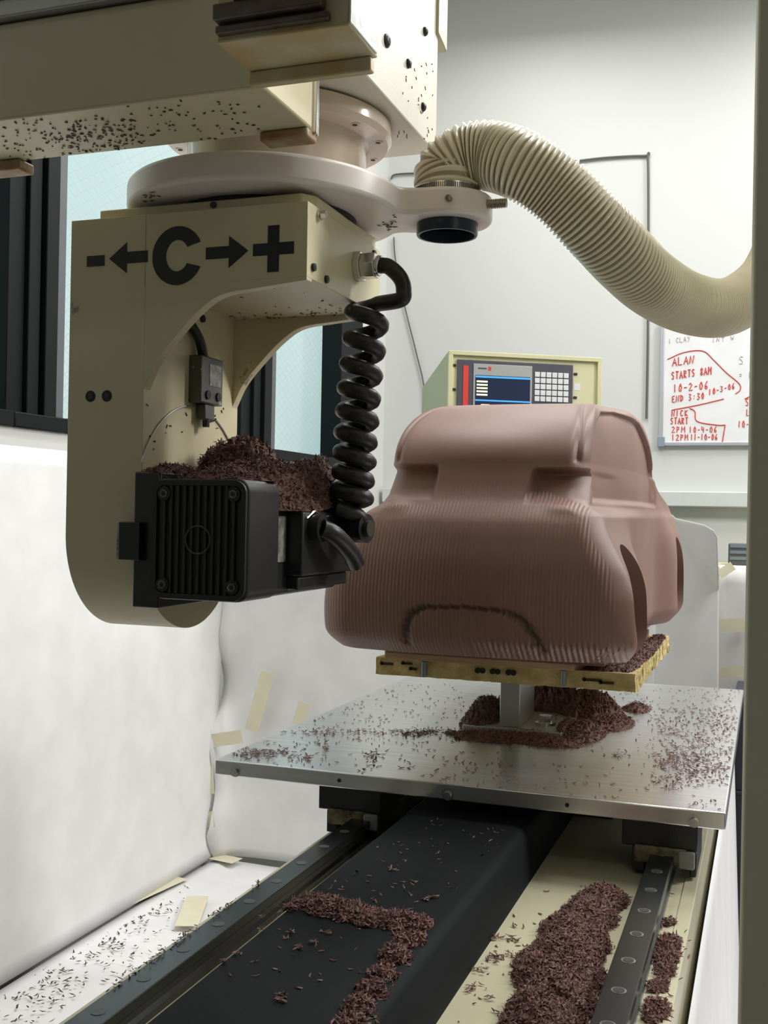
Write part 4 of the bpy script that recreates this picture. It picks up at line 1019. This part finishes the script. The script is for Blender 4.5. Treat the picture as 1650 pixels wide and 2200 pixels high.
blob(880, 1577, 22, 4, 110, PZ); blob(925, 1574, 12, 4, 60, PZ); blob(800, 1573, 25, 3, 40, PZ); blob(700, 1575, 45, 4, 70, PZ); blob(970, 1578, 10, 4, 25, PZ)
blob(545, 1620, 35, 6, 110, PZ); blob(590, 1618, 30, 5, 40, PZ); blob(658, 1630, 9, 4, 32, PZ); blob(800, 1622, 12, 4, 22, PZ); blob(795, 1640, 8, 10, 16, PZ); blob(700, 1612, 2.5, 14, 22, PZ)
sprinkle(640, 1000, 1470, 1600, 210, PZ); sprinkle(700, 1100, 1600, 1690, 90, PZ); sprinkle(1050, 1560, 1640, 1740, 70, PZ); sprinkle(500, 700, 1590, 1660, 70, PZ)
blob(1440, 1695, 10, 3, 14, PZ); blob(1500, 1727, 22, 3, 10, PZ); blob(1330, 1625, 14, 4, 20, PZ); blob(1285, 1545, 20, 14, 60, PZ)
build('scattered_shavings', chip_mesh(P), chip_m, smooth=False, label='brown shavings sprinkled over the aluminium plate', cat='clay shavings', kind='stuff')
# on the left rail's outer shoulder and the floor paper
P = []
for x, y in ((495, 1942), (480, 1950), (460, 1968), (420, 1998), (375, 2022), (385, 2018), (340, 2050), (320, 2065), (300, 2085), (248, 2110), (560, 1905)):
    p = at(x, y, 'Z', BT+.036)
    for k in range(9): P.append((-.6355+rnd.gauss(0, .0015), p[1]+rnd.gauss(0, .009), BT+.034+rnd.random()*.006))
build('scattered_shavings', chip_mesh(P, flat=.7, scale=.75), chip_dk, smooth=False, label='dark shavings clinging to the left edge of the left rail', cat='clay shavings', kind='stuff')
P = []
for k in range(330):
    t = rnd.random()**.8; x = 20+t*330+rnd.gauss(0, 25); y = 2190-t*270+rnd.gauss(0, 38)
    p = at(x, y, 'Z', .022)
    if p[0] > -1.94: P.append((p[0], p[1], .024))
for k in range(70):
    p = at(rnd.uniform(200, 430), rnd.uniform(1900, 2100), 'Z', .022)
    if p[0] > -1.94: P.append((p[0], p[1], .024))
P = [p for p in P if p[0] < -.72 and p[1] < YB-.1]
build('scattered_shavings', chip_mesh(P, scale=2.0), chip_dk, smooth=False, label='dark shavings sprinkled on the floor paper at lower left', cat='clay shavings', kind='stuff')
# stuck to the underside of the beam, the tower and the head
P = []
for k in range(330):
    r_ = rnd.random()
    if r_ < .45: x, y = rnd.gauss(200, 70), rnd.gauss(292, 22)
    elif r_ < .8: x, y = rnd.uniform(0, 300), rnd.uniform(255, 345)
    else: x, y = rnd.uniform(280, 560), rnd.uniform(215, 300)
    p = at(x, y, 'Z', 1.80)
    if 1.036 < p[1] < 1.16 and p[0] < -.53: P.append((p[0], p[1], 1.7988))
build('stuck_shavings', chip_mesh(P, flat=.3, scale=1.35, lmin=.0012, lmax=.0042), chip_dk, smooth=False, label='dark shavings stuck under the gantry beam', cat='clay shavings', kind='stuff')
P = []
for k in range(60):
    p = (rnd.uniform(-.855, -.55), rnd.uniform(HY0+.02, HY1-.02)); q = rnd.random()
    P.append((rnd.gauss(-.66, .05) if q < .6 else p[0], rnd.gauss(HY1-.035, .02) if q < .6 else p[1], 1.6368))
P = [(max(-.75, min(-.545, a)), max(HY0+.02, min(HY1-.02, b)), z) for a, b, z in P]
build('stuck_shavings', chip_mesh(P, flat=.3), chip_dk, smooth=False, label='dark shavings stuck in the hollow of the milling head', cat='clay shavings', kind='stuff')
# specks on faces (short slivers stuck flat on vertical faces)
def stuck(name, label, ax, v, pts, sgn=1):
    mb = MB()
    for x, y in pts:
        p = at(x, y, ax, v); L = rnd.uniform(.002, .006); a = rnd.uniform(0, PI); w_ = rnd.uniform(.0004, .0009)
        if ax == 'X': e1 = np.array([0, math.cos(a), math.sin(a)]); e2 = np.array([0, -math.sin(a), math.cos(a)]); nn = np.array([sgn, 0, 0])
        else: e1 = np.array([math.cos(a), 0, math.sin(a)]); e2 = np.array([-math.sin(a), 0, math.cos(a)]); nn = np.array([0, sgn, 0])
        q = [p-e1*L/2-e2*w_, p+e1*L/2-e2*w_, p+e1*L/2+e2*w_, p-e1*L/2+e2*w_]
        mb.hexa([t for t in q]+[t+nn*.0009 for t in q])
    return build(name, mb, chip_dk, smooth=False, label=label, cat='clay shavings', kind='stuff')
stuck('stuck_shavings', 'tiny dark shavings stuck on the right face of the tower housing', 'X', -.4702,
      [(rnd.uniform(850, 930), rnd.uniform(130, 300)) for k in range(26)]+[(872, 165), (872, 172), (890, 150), (905, 205), (908, 240), (918, 275), (920, 282), (898, 225)])
stuck('stuck_shavings', 'dark shavings stuck on the inner web of the milling head', 'X', AX1+.0002,
      [(316, 870), (358, 916), (332, 948), (366, 915), (391, 928), (356, 930), (470, 870), (476, 884), (480, 878), (462, 893), (322, 940), (466, 920), (330, 965), (400, 890), (440, 905)])
P = [at(x, y, 'Z', 1.752) for x, y in [(rnd.gauss(845, 20), rnd.gauss(478, 12)) for k in range(26)]+[(rnd.gauss(310, 25), rnd.gauss(418, 9)) for k in range(20)]]
P = [(p[0], p[1], 1.7508) for p in P if math.hypot(p[0]-CX, p[1]-CY) < RR-.004]
build('stuck_shavings', chip_mesh(P, flat=.25), chip_dk, smooth=False, label='dark shavings stuck under the white ring', cat='clay shavings', kind='stuff')
